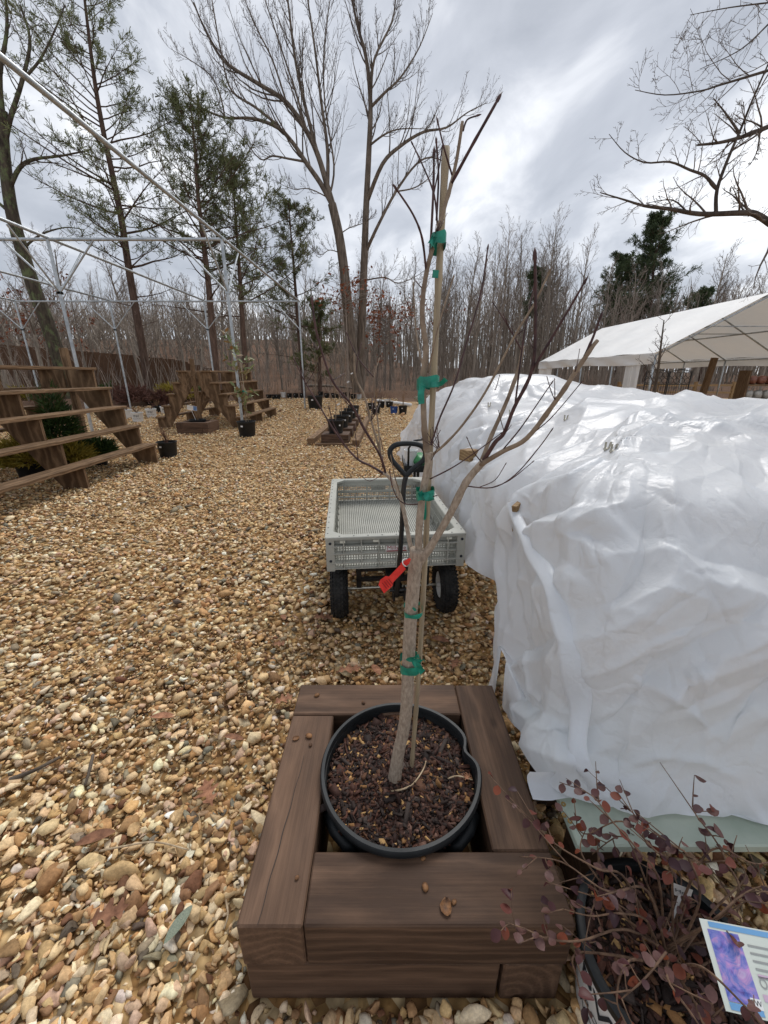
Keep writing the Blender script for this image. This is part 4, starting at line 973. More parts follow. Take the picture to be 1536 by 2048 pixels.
flap([[(1010, 1080, .55), (985, 1070, .56), (960, 1050, .58)], [(1000, 1115, .47), (968, 1110, .46), (940, 1095, .47)], [(975, 1122, .44), (950, 1130, .41), (932, 1142, .385)]], 1, 12) if False else None
# bulldog clips
def clip(x, y, label, s=1.0):
    p = snap(x, y, 1); p = p + (Vector((0, 0, CH)) - p).normalized() * .010
    r_ = thing('spring_clip', label, 'clip', p); m = MB()
    for sx_ in (-1, 1):
        m.add([p + Vector((sx_ * a * s, -.004 + b_ * s, c * s)) for a, b_, c in [(.002, 0, -.012), (.007, 0, -.012), (.012, -.006, .022), (.005, -.006, .022)]] + [p + Vector((sx_ * a * s, -.002 + b_ * s, c * s)) for a, b_, c in [(.002, 0, -.012), (.007, 0, -.012), (.012, -.006, .022), (.005, -.006, .022)]], [(0, 1, 2, 3), (7, 6, 5, 4), (0, 4, 5, 1), (1, 5, 6, 2), (2, 6, 7, 3), (3, 7, 4, 0)])
    m.build('jaw', mSteel, r_); m = MB(); m.tube([p + Vector((-.009 * s, -.004, -.002)), p + Vector((.009 * s, -.004, -.002))], .004 * s, 8); m.build('spring', mSteel, r_, True)
clip(1206, 888, 'steel spring clip on the big fold of the plastic sheet nearest the rolled edge', 1.15)
clip(1217, 892, 'second steel spring clip gripping the same big plastic fold', 1.1)
clip(1128, 832, 'single steel spring clip higher up the plastic sheet', 1.1)
clip(1024, 822, 'steel spring clip on the plastic behind the tree branches', 1.2)
clip(978, 806, 'small steel spring clip on the far end of the plastic', 1.2)
# timber ends sticking out of the plastic
p = py(931, 910, 2.55); r_ = thing('wood_block', 'cut end of a wooden rail poking out of the plastic sheet', 'wood', p)
m = MB(); m.beam(p + Vector((-.01, -.02, 0)), p + Vector((.35, .35, -.02)), .085, .07, bev=.004); m.build('rail', mRawWood, r_)
p = snap(1018, 1022, 1.5) + Vector((.012, 0, 0)); r_ = thing('wood_stake', 'upright wooden batten end showing at a tear in the plastic', 'wood', p)
m = MB(); m.beam(p + Vector((.16, .10, -.8)), p + Vector((.012, .01, -.05)), .022, .045); m.beam(p + Vector((.014, .012, -.055)), p + Vector((-.006, -.006, .035)), .0215, .044, bev=.002); m.build('batten', mRawWood, r_)

# bench under the sheet: pale green board top and legs
bn = thing('bench', 'pale green board bench top peeping out below the plastic sheet', 'bench', (1.3, .9, 0))
m = MB(); m.box((1.345, .84, .3175), (1.79, .43, .025), None, .004); bt = m.build('board_top', mBoard, bn)
for (x, y) in [(1127, 1608), (1140, 1642), (1128, 1630), (1400, 1690)]:
    p = pz(x, y, .331)
    if p.x < .44: p.x = .455
    m = MB(); m.lathe([(.006, 0), (.006, .0015), (.002, .001)], 12, (p.x, p.y, .330)); m.build('screw', mScrew, bt)
for x in (.55, 1.3, 2.1):
    for y in (.72, .98): m = MB(); m.box((x, y, .152), (.09, .09, .304)); m.build('leg', mTimber, bn)

# ------------------------------------------------------------------ generic nursery pot
def pot_parts(root, c, R, H, mat, rimmat=None, soil=True, n=28, chip=0):
    m = MB(); m.lathe([(0, .004), (R * .78, .004), (R * .8, .02), (R * .93, H * .84), (R * .955, H * .86), (R * .97, H * .965), (R * .93, H * .965), (R * .9, H * .8), (R * .85, H * .8)], n, c)
    m.build('pot_wall', mat, root, True, autos=35)
    m = MB(); m.lathe([(R * .965, H * .95), (R, H * .955), (R, H), (R * .94, H), (R * .935, H * .95)], n, c, closed=True); m.build('rim', rimmat or mat, root, True, autos=40)
    if soil: m = MB(); m.lathe([(R * .925, H * .86), (R * .5, H * .88), (0.0001, H * .89)], n, c); m.build('soil', mSoil, root, True)

# ------------------------------------------------------------------ burgundy shrub in a white printed pot
LC = Vector((.578, .475, 0)); LR, LH = .172, .255
lp_ = thing('white_plant_pot', 'white printed nursery pot with dark rim below the green bench', 'pot', LC)
m = MB(); m.lathe([(0, .004), (.138, .004), (.141, .015), (.16, .232), (.155, .234), (.13, .02), (0, .015)], 48, LC); m.build('pot_wall', mPotWhite, lp_, True, autos=40)
m = MB(); m.lathe([(.158, .226), (.170, .228), (.173, .236), (.173, .252), (.168, .256), (.156, .254), (.153, .226)], 64, LC, closed=True); m.build('rim', mPotBlack, lp_, True, autos=50)
m = MB(); m.lathe([(.157, .233), (.08, .237), (.0001, .238)], 40, LC); m.build('soil', mSoil, lp_, True)
def on_pot(v, a0, z0, lean=.0862):
    z = z0 + v.y; R_ = .1413 + (z - .015) * .0876 + .0006 + v.z * .2; q = a0 + v.x / .152
    return (LC.x + R_ * math.cos(q), LC.y + R_ * math.sin(q), z)
m = MB(); letters(m, 'PW', .085, lambda v: on_pot(v, math.radians(196), .155)); letters(m, 'PROVEN', .03, lambda v: on_pot(v, math.radians(197), .1)); letters(m, 'WINNERS', .03, lambda v: on_pot(v, math.radians(197), .066)); m.build('pot_print', mInk, lp_)
chips(1100, LC.x, LC.y, .15, .228, np.random.RandomState(8), None, .007, lp_)
shrub = thing('burgundy_shrub', 'straggly burgundy leaved shrub arching out of the white printed pot', 'shrub', (LC.x, LC.y, .235))
rl = random.Random(12); stems = []
def L_(x, y, z): return pz(x, y, z)
base = Vector((LC.x, LC.y, .23))
hand = [ # pixel x, y, and height guess
 [base, pz(1255, 1770, .40), pz(1190, 1740, .44), pz(1110, 1685, .42), pz(1060, 1640, .40), pz(1018, 1598, .40)],
 [base, pz(1300, 1790, .40), pz(1215, 1785, .44), pz(1120, 1730, .44), pz(1035, 1712, .40)],
 [base, pz(1320, 1760, .42), pz(1270, 1700, .50), pz(1225, 1640, .52), pz(1180, 1590, .52), pz(1118, 1566, .49)],
 [base, pz(1340, 1740, .45), pz(1310, 1700, .50), pz(1240, 1640, .5), pz(1170, 1668, .44), pz(1150, 1655, .42)],
 [base, pz(1260, 1860, .36), pz(1165, 1880, .36), pz(1100, 1875, .35), pz(1050, 1855, .35), pz(1010, 1843, .35)],
 [base, pz(1470, 1800, .42), pz(1462, 1730, .46), pz(1430, 1680, .48), pz(1395, 1640, .5), pz(1385, 1615, .5)],
 [base, pz(1400, 1800, .40), pz(1380, 1720, .48), pz(1340, 1690, .5), pz(1290, 1650, .52), pz(1250, 1615, .5)],
 [base, pz(1420, 1850, .40), pz(1480, 1800, .44), pz(1536, 1780, .44), pz(1600, 1790, .4)],
 [base, pz(1200, 1760, .38), pz(1165, 1700, .42), pz(1175, 1650, .44)],
 [base, pz(1300, 1850, .36), pz(1240, 1830, .40), pz(1180, 1840, .38), pz(1135, 1825, .36)],
 [base, pz(1170, 1900, .34), pz(1155, 1960, .28), pz(1170, 2010, .22)],
 [base, pz(1260, 1930, .38), pz(1240, 2000, .34), pz(1260, 2060, .3)],
 [base, pz(1340, 1960, .42), pz(1380, 2030, .42), pz(1420, 2090, .4)],
 [base, pz(1330, 1900, .42), pz(1290, 1960, .42), pz(1240, 1990, .38)],
 [base, pz(1400, 1930, .44), pz(1480, 2000, .46), pz(1530, 2060, .44)],
 [base, pz(1390, 1740, .42), pz(1440, 1700, .46), pz(1500, 1720, .46), pz(1560, 1720, .42)]]
for k in range(11):
    a = rl.uniform(0, 2 * PI); R_ = rl.uniform(.1, .26); h = rl.uniform(.04, .22)
    hand.append([base, base + Vector((math.cos(a) * R_ * .45, math.sin(a) * R_ * .45, h * .7)), base + Vector((math.cos(a) * R_ * .8, math.sin(a) * R_ * .8, h)), base + Vector((math.cos(a + .3) * R_, math.sin(a + .3) * R_, h * rl.uniform(.7, 1.1)))])
leafpts = []
m = MB()
for si, st in enumerate(hand):
    P = smooth_poly([p + Vector((rl.uniform(-.006, .006), rl.uniform(-.006, .006), 0)) if i else p + Vector((rl.uniform(-.03, .03), rl.uniform(-.03, .03), 0)) for i, p in enumerate(st)], 6); N = len(P)
    m.tube(P, [.0027 - .0019 * i / N for i in range(N)], 5)
    for i in range(3, N):
        fr = i / N
        if rl.random() < .62:
            leafpts.append((P[i], (P[i] - P[i - 1]).normalized()))
        if rl.random() < .20 and si < 36:
            d = (P[i] - P[i - 1]).normalized(); s_ = Vector((rl.uniform(-1, 1), rl.uniform(-1, 1), rl.uniform(-.2, .8))).normalized()
            ln = rl.uniform(.03, .09); Q = [P[i], P[i] + (d * .5 + s_ * .6) * ln * .5, P[i] + (d * .6 + s_ * .8) * ln]
            m.tube(Q, [.0015, .0012, .0007], 4)
            for q in (Q[1], Q[2], (Q[1] + Q[2]) / 2): leafpts.append((q, (Q[2] - Q[0]).normalized()))
m.build('stem', M_basic('shrub_stem', srgb(78, 58, 46), srgb(122, 96, 76), 50, .85, .3, 100), shrub, True)
def leaf_mesh(name, mat, L=1, wd=.7, fold=.25, curl=.2, tip=1.0):
    prof = [(0, .06), (.06, .3), (.16, .6), (.3, .88), (.45, 1.0), (.6, .98), (.76, .8), (.88, .54), (.96, .28), (1.0, .03)]
    vs = []; fs = []
    for x, w in prof:
        z = -curl * x * x
        vs += [(x * L, -w * wd / 2, z + fold * w * wd / 2), (x * L, 0, z), (x * L, w * wd / 2, z + fold * w * wd / 2)]
    for i in range(len(prof) - 1):
        for j in range(2): fs.append((i * 3 + j, (i + 1) * 3 + j, (i + 1) * 3 + j + 1, i * 3 + j + 1))
    me = bpy.data.meshes.new(name); me.from_pydata(vs, [], fs); me.materials.append(mat); me.polygons.foreach_set('use_smooth', [True] * len(me.polygons)); return me
LM = [leaf_mesh('leaf', mBurg, 1, .78, .3, .25), leaf_mesh('leaf', mBurg, 1, .86, .1, -.15), leaf_mesh('leaf', mBurgPale, 1, .72, .5, .3), leaf_mesh('leaf', mBurg, 1, .8, .6, .5)]
def put_leaf(me, p, d, size, parent, r_, droop=0.0, up=None):
    o = bpy.data.objects.new('leaf', me); COL.objects.link(o); o.parent = parent
    side = Vector((r_.uniform(-1, 1), r_.uniform(-1, 1), r_.uniform(-1, .6) - droop)).normalized(); x = (d * .35 + side).normalized()
    z = Vector((r_.uniform(-.6, .6), r_.uniform(-.6, .6), 1)); z = (z - x * z.dot(x)).normalized(); y = z.cross(x)
    M4 = Matrix((x * size, y * size, z * size)).transposed().to_4x4(); M4.translation = Vector(p) - rootloc(parent); o.matrix_local = M4; return o
rl.shuffle(leafpts); leafpts = leafpts[:int(len(leafpts) * .62)]
for p, d in leafpts[:295]: put_leaf(rl.choice(LM), p, d, rl.uniform(.011, .025), shrub, rl, .2)
# remaining leaves joined
m = MB()
for p, d in leafpts[295:]:
    s_ = rl.uniform(.012, .026); x = (d * .4 + Vector((rl.uniform(-1, 1), rl.uniform(-1, 1), rl.uniform(-1, .5)))).normalized(); y = x.cross(Vector((rl.uniform(-.4, .4), rl.uniform(-.4, .4), 1))).normalized()
    zl = x.cross(y) * s_; pr2 = [(.0, .0), (.16, .25), (.38, .38), (.62, .37), (.84, .22), (1, 0)]; m.add([p + x * s_ * a + y * s_ * b_ + zl * .3 * abs(b_) for a, b_ in pr2] + [p + x * s_ * a - y * s_ * b_ + zl * .3 * b_ for a, b_ in pr2[1:-1]], [(0, 1, 6), (1, 2, 7, 6), (2, 3, 8, 7), (3, 4, 9, 8), (4, 5, 9)])
if m.v: m.build('small_leaves', mBurgPale, shrub, kind='stuff')
# printed plant card on its stem
cr = thing('plant_card', 'large printed plant card with purple flower photo stuck in the shrub pot', 'plant tag', pz(1480, 1940, .22))
ctl, cbl = pz(1398, 1836, .44), pz(1452, 2022, .40); cw = (pz(1536, 1809, .47) - ctl); cw = cw.normalized(); ch = (cbl - ctl); chn = ch.normalized(); cw = (cw - chn * cw.dot(chn)).normalized(); cn = cw.cross(chn)
if cn.dot(Vector((0, 0, CH)) - ctl) < 0: cn = -cn
HH = ch.length
def cpt(u, v, o=0): return ctl + cw * u + chn * v + cn * o
def crect(m, u0, u1, v0, v1, o): m.add([cpt(u0, v0, o), cpt(u1, v0, o), cpt(u1, v1, o), cpt(u0, v1, o)], [(0, 1, 2, 3)])
WD = HH * 1.25
m = MB(); m.add([cpt(u, v, o) for o in (-.0012, 0) for u, v in ((0, 0), (WD, 0), (WD, HH), (0, HH))], [(0, 1, 2, 3), (7, 6, 5, 4), (0, 4, 5, 1), (1, 5, 6, 2), (2, 6, 7, 3), (3, 7, 4, 0)]); cbase = m.build('card', M_basic('card_white', srgb(196, 204, 194), srgb(214, 218, 210), 6, .35), cr)
def M_flower():
    t = NT('flower_photo_print'); v = t.coord('Object', (1, 1, 1)); vo = t.n('ShaderNodeTexVoronoi'); vo.inputs['Scale'].default_value = 75; t.l(v, vo.inputs['Vector'])
    n = t.noise(v, 42, 5, .6, 1.5); c = t.ramp(n, [(.3, srgb(46, 58, 130)), (.42, srgb(96, 116, 196)), (.52, srgb(150, 150, 214)), (.6, srgb(206, 160, 210)), (.75, srgb(222, 212, 234))])
    c = t.mix(.35, c, t.ramp(vo.outputs['Distance'], [(.1, srgb(190, 120, 190)), (.6, srgb(60, 74, 150))])); return t.fin(c, .3, .5)
m = MB(); crect(m, .008, WD * .40, .012, HH - .012, .0006); m.build('flower_print', M_flower(), cbase)
m = MB(); crect(m, .008, WD * .40, HH - .011, HH - .003, .0007); crect(m, .012, WD, .002, .009, .0007); m.build('blue_band', M_basic('card_blue', srgb(110, 160, 205)), cbase)
m = MB(); crect(m, WD * .45, WD, HH - .028, HH - .02, .0007); crect(m, WD * .47, WD, HH - .05, HH - .046, .0007); m.build('mauve_band', M_basic('card_mauve', srgb(196, 170, 192)), cbase)
m = MB()
for i in range(5): crect(m, WD * .47, WD * (.9 - .07 * (i % 3)), .022 + i * .009, .0245 + i * .009, .0007)
for i in range(4):
    V_ = [(WD * .5 + i * .016 + .005 * math.cos(k * PI / 8), HH * .62 + .006 * math.sin(k * PI / 8)) for k in range(16)]
    m.add([cpt(u, v, .0007) for u, v in V_] + [cpt(WD * .5 + i * .016 + (u - WD * .5 - i * .016) * .7, HH * .62 + (v - HH * .62) * .7, .0007) for u, v in V_], [(k, (k + 1) % 16, 16 + (k + 1) % 16, 16 + k) for k in range(16)])
m.build('small_print', mGreyInk, cbase)
m = MB(); crect(m, WD * .30, WD * .41, HH * .80, HH * .91, .0009); pl_ = m.build('logo_plate', M_basic('card_logo_white', (.75, .75, .74)), cbase)
m = MB(); letters(m, 'PW', HH * .085, lambda v: cpt(WD * .355 + v.x, HH * .85 - v.y, .0012)); m.build('logo_lettering', mInk, pl_)
m = MB(); m.beam(cpt(.07, HH * .5, -.003), Vector((LC.x + .09, LC.y - .02, .15)), .008, .002); m.build('card_stem', mPotWhite, cr)
t2 = thing('name_tag', 'small white handwritten name tag among the burgundy leaves', 'tag', pz(1362, 1780, .36))
m = MB(); a, b_, c_, d_ = pz(1347, 1766, .37), pz(1386, 1780, .37), pz(1380, 1800, .33), pz(1349, 1790, .33); m.add([a, b_, c_, d_] + [q + Vector((0, .0008, -.0008)) for q in (a, b_, c_, d_)], [(3, 2, 1, 0), (4, 5, 6, 7), (0, 1, 5, 4), (1, 2, 6, 5), (2, 3, 7, 6), (3, 0, 4, 7)]); tb = m.build('tag_card', mPotWhite, t2)
ex = (b_ - a).normalized(); ey = (a - d_).normalized(); nn_ = ex.cross(ey).normalized()
if nn_.dot(Vector((0, 0, CH)) - a) < 0: nn_ = -nn_
cc = (a + b_ + c_ + d_) / 4; m = MB(); letters(m, 'Ho', .016, lambda v: cc + ex * (v.x - .004) + ey * v.y + nn_ * .0012); m.build('tag_lettering', mInk, tb)
m = MB(); m.beam(cc + Vector((0, .002, -.01)), base + Vector((.02, .03, 0)), .006, .0012); m.build('tag_stem', mPotWhite, t2)

# ------------------------------------------------------------------ small litter: leaves, shells, sticks
def oak_leaf(name):
    half = [(0, .02), (.12, .04), (.2, .2), (.27, .21), (.28, .09), (.38, .1), (.5, .34), (.58, .33), (.56, .13), (.66, .12), (.78, .27), (.84, .22), (.82, .1), (1.0, .0)]
    vs = [(x, w, .10 * w + .05 * math.sin(x * 6)) for x, w in half] + [(x, -w, .12 * w + .05 * math.sin(x * 6)) for x, w in half] + [(x, 0, .05 * math.sin(x * 6) - .01) for x, w in half]
    n = len(half); fs = []
    for i in range(n - 1): fs += [(2 * n + i, 2 * n + i + 1, i + 1, i), (2 * n + i, n + i, n + i + 1, 2 * n + i + 1)]
    me = bpy.data.meshes.new(name); me.from_pydata(vs, [], fs); me.materials.append(mLeafBrown); return me
def plain_leaf(name, mat, w=.42):
    return leaf_mesh(name, mat, 1, w, .2, .12)
oakm = oak_leaf('oak_leaf'); plm = plain_leaf('fallen_leaf', mLeafBrown); gry = plain_leaf('grey_leaf', M_basic('grey_green_leaf', srgb(98, 108, 92), srgb(130, 138, 118), 30, .6), .3)
GROUPL = 'fallen leaves on the gravel'
for i, (x, y, s_, a, me, lab) in enumerate([(425, 1612, .085, 2.2, oakm, 'lobed brown oak leaf lying on gravel beside the timber planter'), (548, 1408, .07, .6, oakm, 'reddish oak leaf on bare sandy patch behind the planter corner'), (672, 1345, .1, .2, oakm, 'curled rust brown oak leaf on gravel just behind the planter'),
      (905, 1338, .09, 1.2, oakm, 'rust oak leaf on gravel between tree trunk and plastic sheet'), (862, 1276, .085, .1, plm, 'broad brown leaf on gravel behind the tree trunk under the wagon'), (300, 1434, .075, .3, plm, 'dark oval brown leaf lying flat on open gravel'), (150, 1690, .08, .5, plm, 'long dark red leaf on the gravel'),
      (175, 1846, .075, .4, oakm, 'dull purple grey oak leaf on gravel'), (328, 1888, .07, 1.2, gry, 'narrow grey green leaf on gravel'), (625, 1236, .1, .4, oakm, 'brown oak leaf lying against the wagon front tyre'), (448, 1472, .06, .1, plm, 'small curled tan leaf on gravel beside the planter'), (760, 1350, .07, 2.0, plm, 'folded brown leaf behind the planter back timber'),
      (545, 1290, .055, .2, oakm, 'pale tan oak leaf on gravel left of the wagon tyre'), (568, 1240, .06, 1.9, plm, 'dark purple leaf on gravel near the wagon')]):
    o = bpy.data.objects.new(me.name.split('.')[0], me); COL.objects.link(o); p = pz(x, y, .046); o.location = p; s_ *= 1.25; o.scale = (s_, s_, s_); o.rotation_euler = (rnd.uniform(-.2, .2), rnd.uniform(-.2, .2), a); tag(o, lab, 'leaf', GROUPL)
o = bpy.data.objects.new('oak_leaf', oakm); COL.objects.link(o); o.location = pz(930, 1560, .285); o.scale = (.04,) * 3; o.rotation_euler = (.1, .3, 1.0); tag(o, 'small dark oak leaf on the bark mulch in the tree pot', 'leaf', GROUPL)
def stick(label, pts, r, z=.03, mat=mStick):
    P = smooth_poly([pz(a, b_, z + dz) for a, b_, dz in pts], 4); m = MB(); m.tube(P, [r * (1 - .4 * i / len(P)) * rnd.uniform(.85, 1.15) for i in range(len(P))], 6)
    tag(m.build('stick', mat, None, True), label, 'twig', 'loose sticks')
stick('thin pale stick lying across the gravel beside the planter', [(200, 1702, .005), (240, 1694, .012), (310, 1684, .012), (378, 1700, .005)], .0035)
stick('pale twig curved across the mulch at the foot of the stake', [(766, 1584, .0), (800, 1580, .008), (826, 1568, .012), (846, 1540, .016), (852, 1522, .02)], .003, .272)
stick('short pale twig near the right rim on the mulch', [(895, 1558, .0), (915, 1552, .008), (945, 1560, .004)], .0025, .275)
stick('dark weathered stick half sunk in open gravel', [(20, 1560, 0), (70, 1540, .012), (120, 1514, .006)], .008, .03, mBarkGrey)
stick('small dark stick lying in gravel near the tan leaf', [(186, 1510, 0), (178, 1545, .01), (170, 1570, 0)], .006, .03, mBarkGrey)
stick('thin upright looking stem lying beside the planter front corner', [(452, 1800, 0), (456, 1830, .01), (448, 1858, 0)], .003)
stick('thin brown stem on gravel behind the tree', [(880, 1262, 0), (930, 1290, .006), (985, 1275, 0)], .002)
def nut(label, x, y, s_, z=.281, half=False):
    p = pz(x, y, z); V, F = ico(2); r_ = random.Random(x); a = r_.uniform(0, 6); m = MB(); ca, sa_ = math.cos(a), math.sin(a)
    vs = []
    for v in V:
        q = Vector((v[0] * 1.3, v[1], v[2] * .7)) * s_ * (1 + r_.uniform(-.1, .1))
        if half and q.z > 0: q.z *= -.6
        vs.append(p + Vector((q.x * ca - q.y * sa_, q.x * sa_ + q.y * ca, q.z + s_ * .55)))
    m.add(vs, [tuple(f) for f in F]); tag(m.build('nut_shell', mNut, None, True), label, 'nut shell', 'nut shells on the timbers')
nut('half of an opened nut shell on the front timber top', 892, 1816, .0125, half=True)
nut('broken pale seed hull on the middle of the front timber', 850, 1776, .0075)
nut('small tan seed beside the pot rim on the front timber', 846, 1718, .005)
nut('cracked nut shell on the left timber beside the pot', 592, 1478, .0085, half=True); nut('broken nut hull next to the cracked shell on the left timber', 618, 1474, .0085)
nut('tiny pale seed on the left timber', 621, 1491, .005); nut('knobbly brown nut on the back timber corner', 634, 1392, .008); nut('flat dark hull piece beside the opened nut shell', 908, 1806, .005)
nut('grey pebble on the back timber behind the rim', 727, 1407, .006); nut('brown seed speck near the front edge of the left timber', 594, 1757, .004)

# ------------------------------------------------------------------ galvanised pipe frame
FA = math.radians(.75)        # frame runs a touch to the right of the view axis
pf = thing('pipe_frame', 'galvanised steel pipe canopy frame without cover over the left of the yard', 'pipe frame', (-3.4, 9.8, 0))
FXS, FYS, FH = [-3.40, -7.05, -10.70, -14.35], [2.3, 9.78, 17.25], 4.05
def fpt(x, y, z): return Vector((x + math.tan(FA) * (y - 9.8), y, z))
def pipe(name, a, b_, r=.03, par=pf):
    m = MB(); m.tube([a, b_], r, 10); return m.build(name, mGalv, par, True, autos=60)
for yi, Y in enumerate(FYS):
    if yi: pipe('cross_beam', fpt(FXS[-1] - .1, Y, FH), fpt(FXS[0] + .06, Y, FH), .032)
    for xi, X in enumerate(FXS):
        po = pipe('post', fpt(X, Y, 0), fpt(X, Y, FH), .034)
        if yi:
            for s_ in (-1, 1):
                if X == FXS[0] and s_ > 0: continue
                pipe('brace', fpt(X, Y, FH - 1.0), fpt(X + s_ * .95, Y, FH - .02), .019)
                m = MB(); m.box(fpt(X, Y, FH - 1.0), (.09, .09, .05), None, .004); m.build('collar', mGalv, po)
        for s_ in (-1, 1):
            if (Y == FYS[-1] and s_ > 0) or Y == FYS[0]: continue
            if yi == 1: pipe('brace', fpt(X, Y, FH - 1.0), fpt(X, Y + s_ * .95, FH - .02), .019)
for X in FXS: pipe('long_beam', fpt(X, FYS[0] - .1, FH + .035), fpt(X, FYS[-1] + .06, FH + .035), .032)

# ------------------------------------------------------------------ stepped display racks
ZS = [.31, .605, .90, 1.185, 1.47]; XO = [1.16, .955, .78, .61, .43]; RX = -4.87
def rack(label, y0, stringers, seed):
    root = thing('display_rack', label, 'display rack', (RX, (stringers[0] + stringers[-1]) / 2, 0)); k = seed
    for s_ in (-1, 1):
        for z, xo in zip(ZS, XO):
            k += 1; m = MB(); m.box((RX + s_ * (xo - .11), (y0 + stringers[-1] + .06) / 2, z - .019), (.235, stringers[-1] + .06 - y0, .038), None, .003, 1, k); m.build('shelf_board', mRack, root)
        for Y in stringers:
            k += 1; pol = [(XO[0] - .005, 0)]
            for i in range(5):
                pol.append((XO[i] - .012, ZS[i] - .0385)); pol.append(((XO[i + 1] if i < 4 else .06) - .012, ZS[i] - .0385))
            pol += [(.06 - .012, ZS[4] - .32), (XO[0] - .30, 0)]
            m = MB(); m.prism([(RX + s_ * a, b_) for a, b_ in (pol if s_ > 0 else pol[::-1])], Y - .02, Y + .02, 'xz', k); m.build('stringer', mRack, root)
    for Y in (stringers[0], stringers[-1]):
        k += 1; m = MB(); m.box((RX, Y + (.06 if Y == stringers[-1] else -.06), .875), (.09, .078, 1.75), None, .004, 2, k); m.build('post', mRack, root)
    m = MB(); m.beam((RX, stringers[0], 1.15), (RX, stringers[-1], 1.15), .04, .06); m.build('ridge_rail', mRack, root)
    return root
rack('long stepped wooden display rack with gold conifers behind its lower shelves', 1.55, [1.63, 3.25, 4.87, 6.49], 100)
rack('shorter stepped wooden display rack standing behind the potted magnolia', 10.8, [10.88, 12.5, 14.15], 200)

# ------------------------------------------------------------------ plants and pots
def stems(m, base, n, h, spread, r_, rad=.004, kids=3, nn=4):
    tips = []
    for i in range(n):
        a = r_.uniform(0, 2 * PI); d = r_.uniform(.2, 1) * spread; hh = h * r_.uniform(.6, 1)
        P = smooth_poly([base + Vector((r_.uniform(-.02, .02), r_.uniform(-.02, .02), 0)), base + Vector((math.cos(a) * d * .35, math.sin(a) * d * .35, hh * .45)), base + Vector((math.cos(a) * d * .8, math.sin(a) * d * .8, hh * .8)), base + Vector((math.cos(a) * d, math.sin(a) * d, hh))], 3)
        m.tube(P, [rad * (1 - .75 * k / len(P)) for k in range(len(P))], nn)
        for _ in range(kids):
            q = P[r_.randint(3, len(P) - 2)]; dd = Vector((r_.uniform(-1, 1), r_.uniform(-1, 1), r_.uniform(.3, 1.6))).normalized() * h * r_.uniform(.12, .3)
            m.tube([q, q + dd * .6 + Vector((0, 0, .01)), q + dd], [rad * .5, rad * .4, rad * .2], 3); tips.append((q + dd, dd.normalized()))
        tips.append((P[-1], (P[-1] - P[-2]).normalized()))
    return tips
mDeadStem = M_basic('dead_stems', srgb(112, 86, 62), srgb(158, 128, 96), 20, .85)
mRedStem = M_basic('red_brown_stems', srgb(82, 52, 44), srgb(118, 84, 70), 20, .85)
def pot_at(name, label, x, y, R, H, mat, plant=None, seed=0, group=None, pcat='pot', print_=False, tagc=False):
    p = pz(x, y, 0.0); p.y += R * .9; p.z = tz(p.x, p.y); root = thing(name, label, pcat, p, group=group)
    pot_parts(root, p, R, H, mat, n=20)
    r_ = random.Random(seed + int(x * 3 + y))
    if print_:
        m = MB()
        for s_, sz, dz in (('PW', R * .62, .62), ('PROVEN WINNERS', R * .17, .36)):
            letters(m, s_, sz, lambda v: (p.x + (R * (.8 + .14 * (dz + v.y / H)) + .004) * math.sin(v.x / R + .55 * p.x / max(p.y, 1) * -1), p.y - (R * (.8 + .14 * (dz + v.y / H)) + .004) * math.cos(v.x / R + .55 * p.x / max(p.y, 1) * -1), p.z + H * dz + v.y))
        m.build('pot_print', mGreyInk if False else mInk, root)
    else:
        m = MB(); a = -.25; w = R * .16; zc_ = p.z + H * .72
        m.add([(p.x + (R * .925) * math.sin(q), p.y - (R * .925) * math.cos(q), zc_ + dz) for q in (a - .14, a + .14) for dz in (-w * .5, w * .5)], [(0, 2, 3, 1)])
        m.build('price_sticker', mPotWhite, root)
    return root, p, r_
BG = 'small pots along the far gravel edge'
def bare_plant(name, label, p, H, h, n, spread, r_, mat=None, group=None, kids=3, rad=.005):
    root = thing(name, label, 'plant', p + Vector((0, 0, H * .86)), group=group); m = MB(); stems(m, p + Vector((0, 0, H * .84)), n, h, spread, r_, rad, kids); m.build('stem', mat or mDeadStem, root, True); return root

# magnolia with leaves
_, p, r_ = pot_at('magnolia_pot', 'black nursery pot of the leafy magnolia in the middle of the gravel', 490, 876, .215, .36, mPotBlack)
mg = thing('magnolia', 'young magnolia with olive leaves tied to a stake in a black pot', 'tree', p + Vector((0, 0, .3)))
m = MB(); zt = 1.78
lead = smooth_poly([p + Vector((0, 0, .3)), p + Vector((.01, 0, .8)), p + Vector((-.03, .02, 1.3)), p + Vector((-.08, .02, zt + .12))], 5); m.tube(lead, [.013 - .0009 * i * .6 for i in range(len(lead))], 7); tips = []
for i in range(15):
    q = lead[r_.randint(4, len(lead) - 1)]; a = r_.uniform(0, 6.28); L_b = r_.uniform(.15, .42); d = Vector((math.cos(a), math.sin(a) * .8, r_.uniform(.3, 1.0))).normalized()
    P = [q, q + d * L_b * .5, q + d * L_b + Vector((0, 0, .05))]; m.tube(P, [.005, .004, .003], 5); tips += [(P[2], d), (P[1], d), (P[2] - d * .04, d)]
m.build('trunk', mYoung, mg, True)
MLM = [leaf_mesh('leaf', mMag, 1, .36, .25, .2), leaf_mesh('leaf', mMag, 1, .42, .15, -.1)]
for q, d in tips + [(lead[-1], Vector((0, 0, 1)))] * 3 + [(lead[r_.randint(3, 14)], Vector((0, 0, 1))) for _ in range(10)]:
    for _ in range(r_.choice((2, 2, 3))): put_leaf(r_.choice(MLM), q, d, r_.uniform(.11, .19), mg, r_, -.2)
m = MB(); m.tube([p + Vector((.06, -.02, .28)), p + Vector((.03, -.02, 1.62))], .008, 6); tag(m.build('magnolia_stake', mBamboo, None, True), 'thin grey cane standing in the magnolia pot', 'stake')
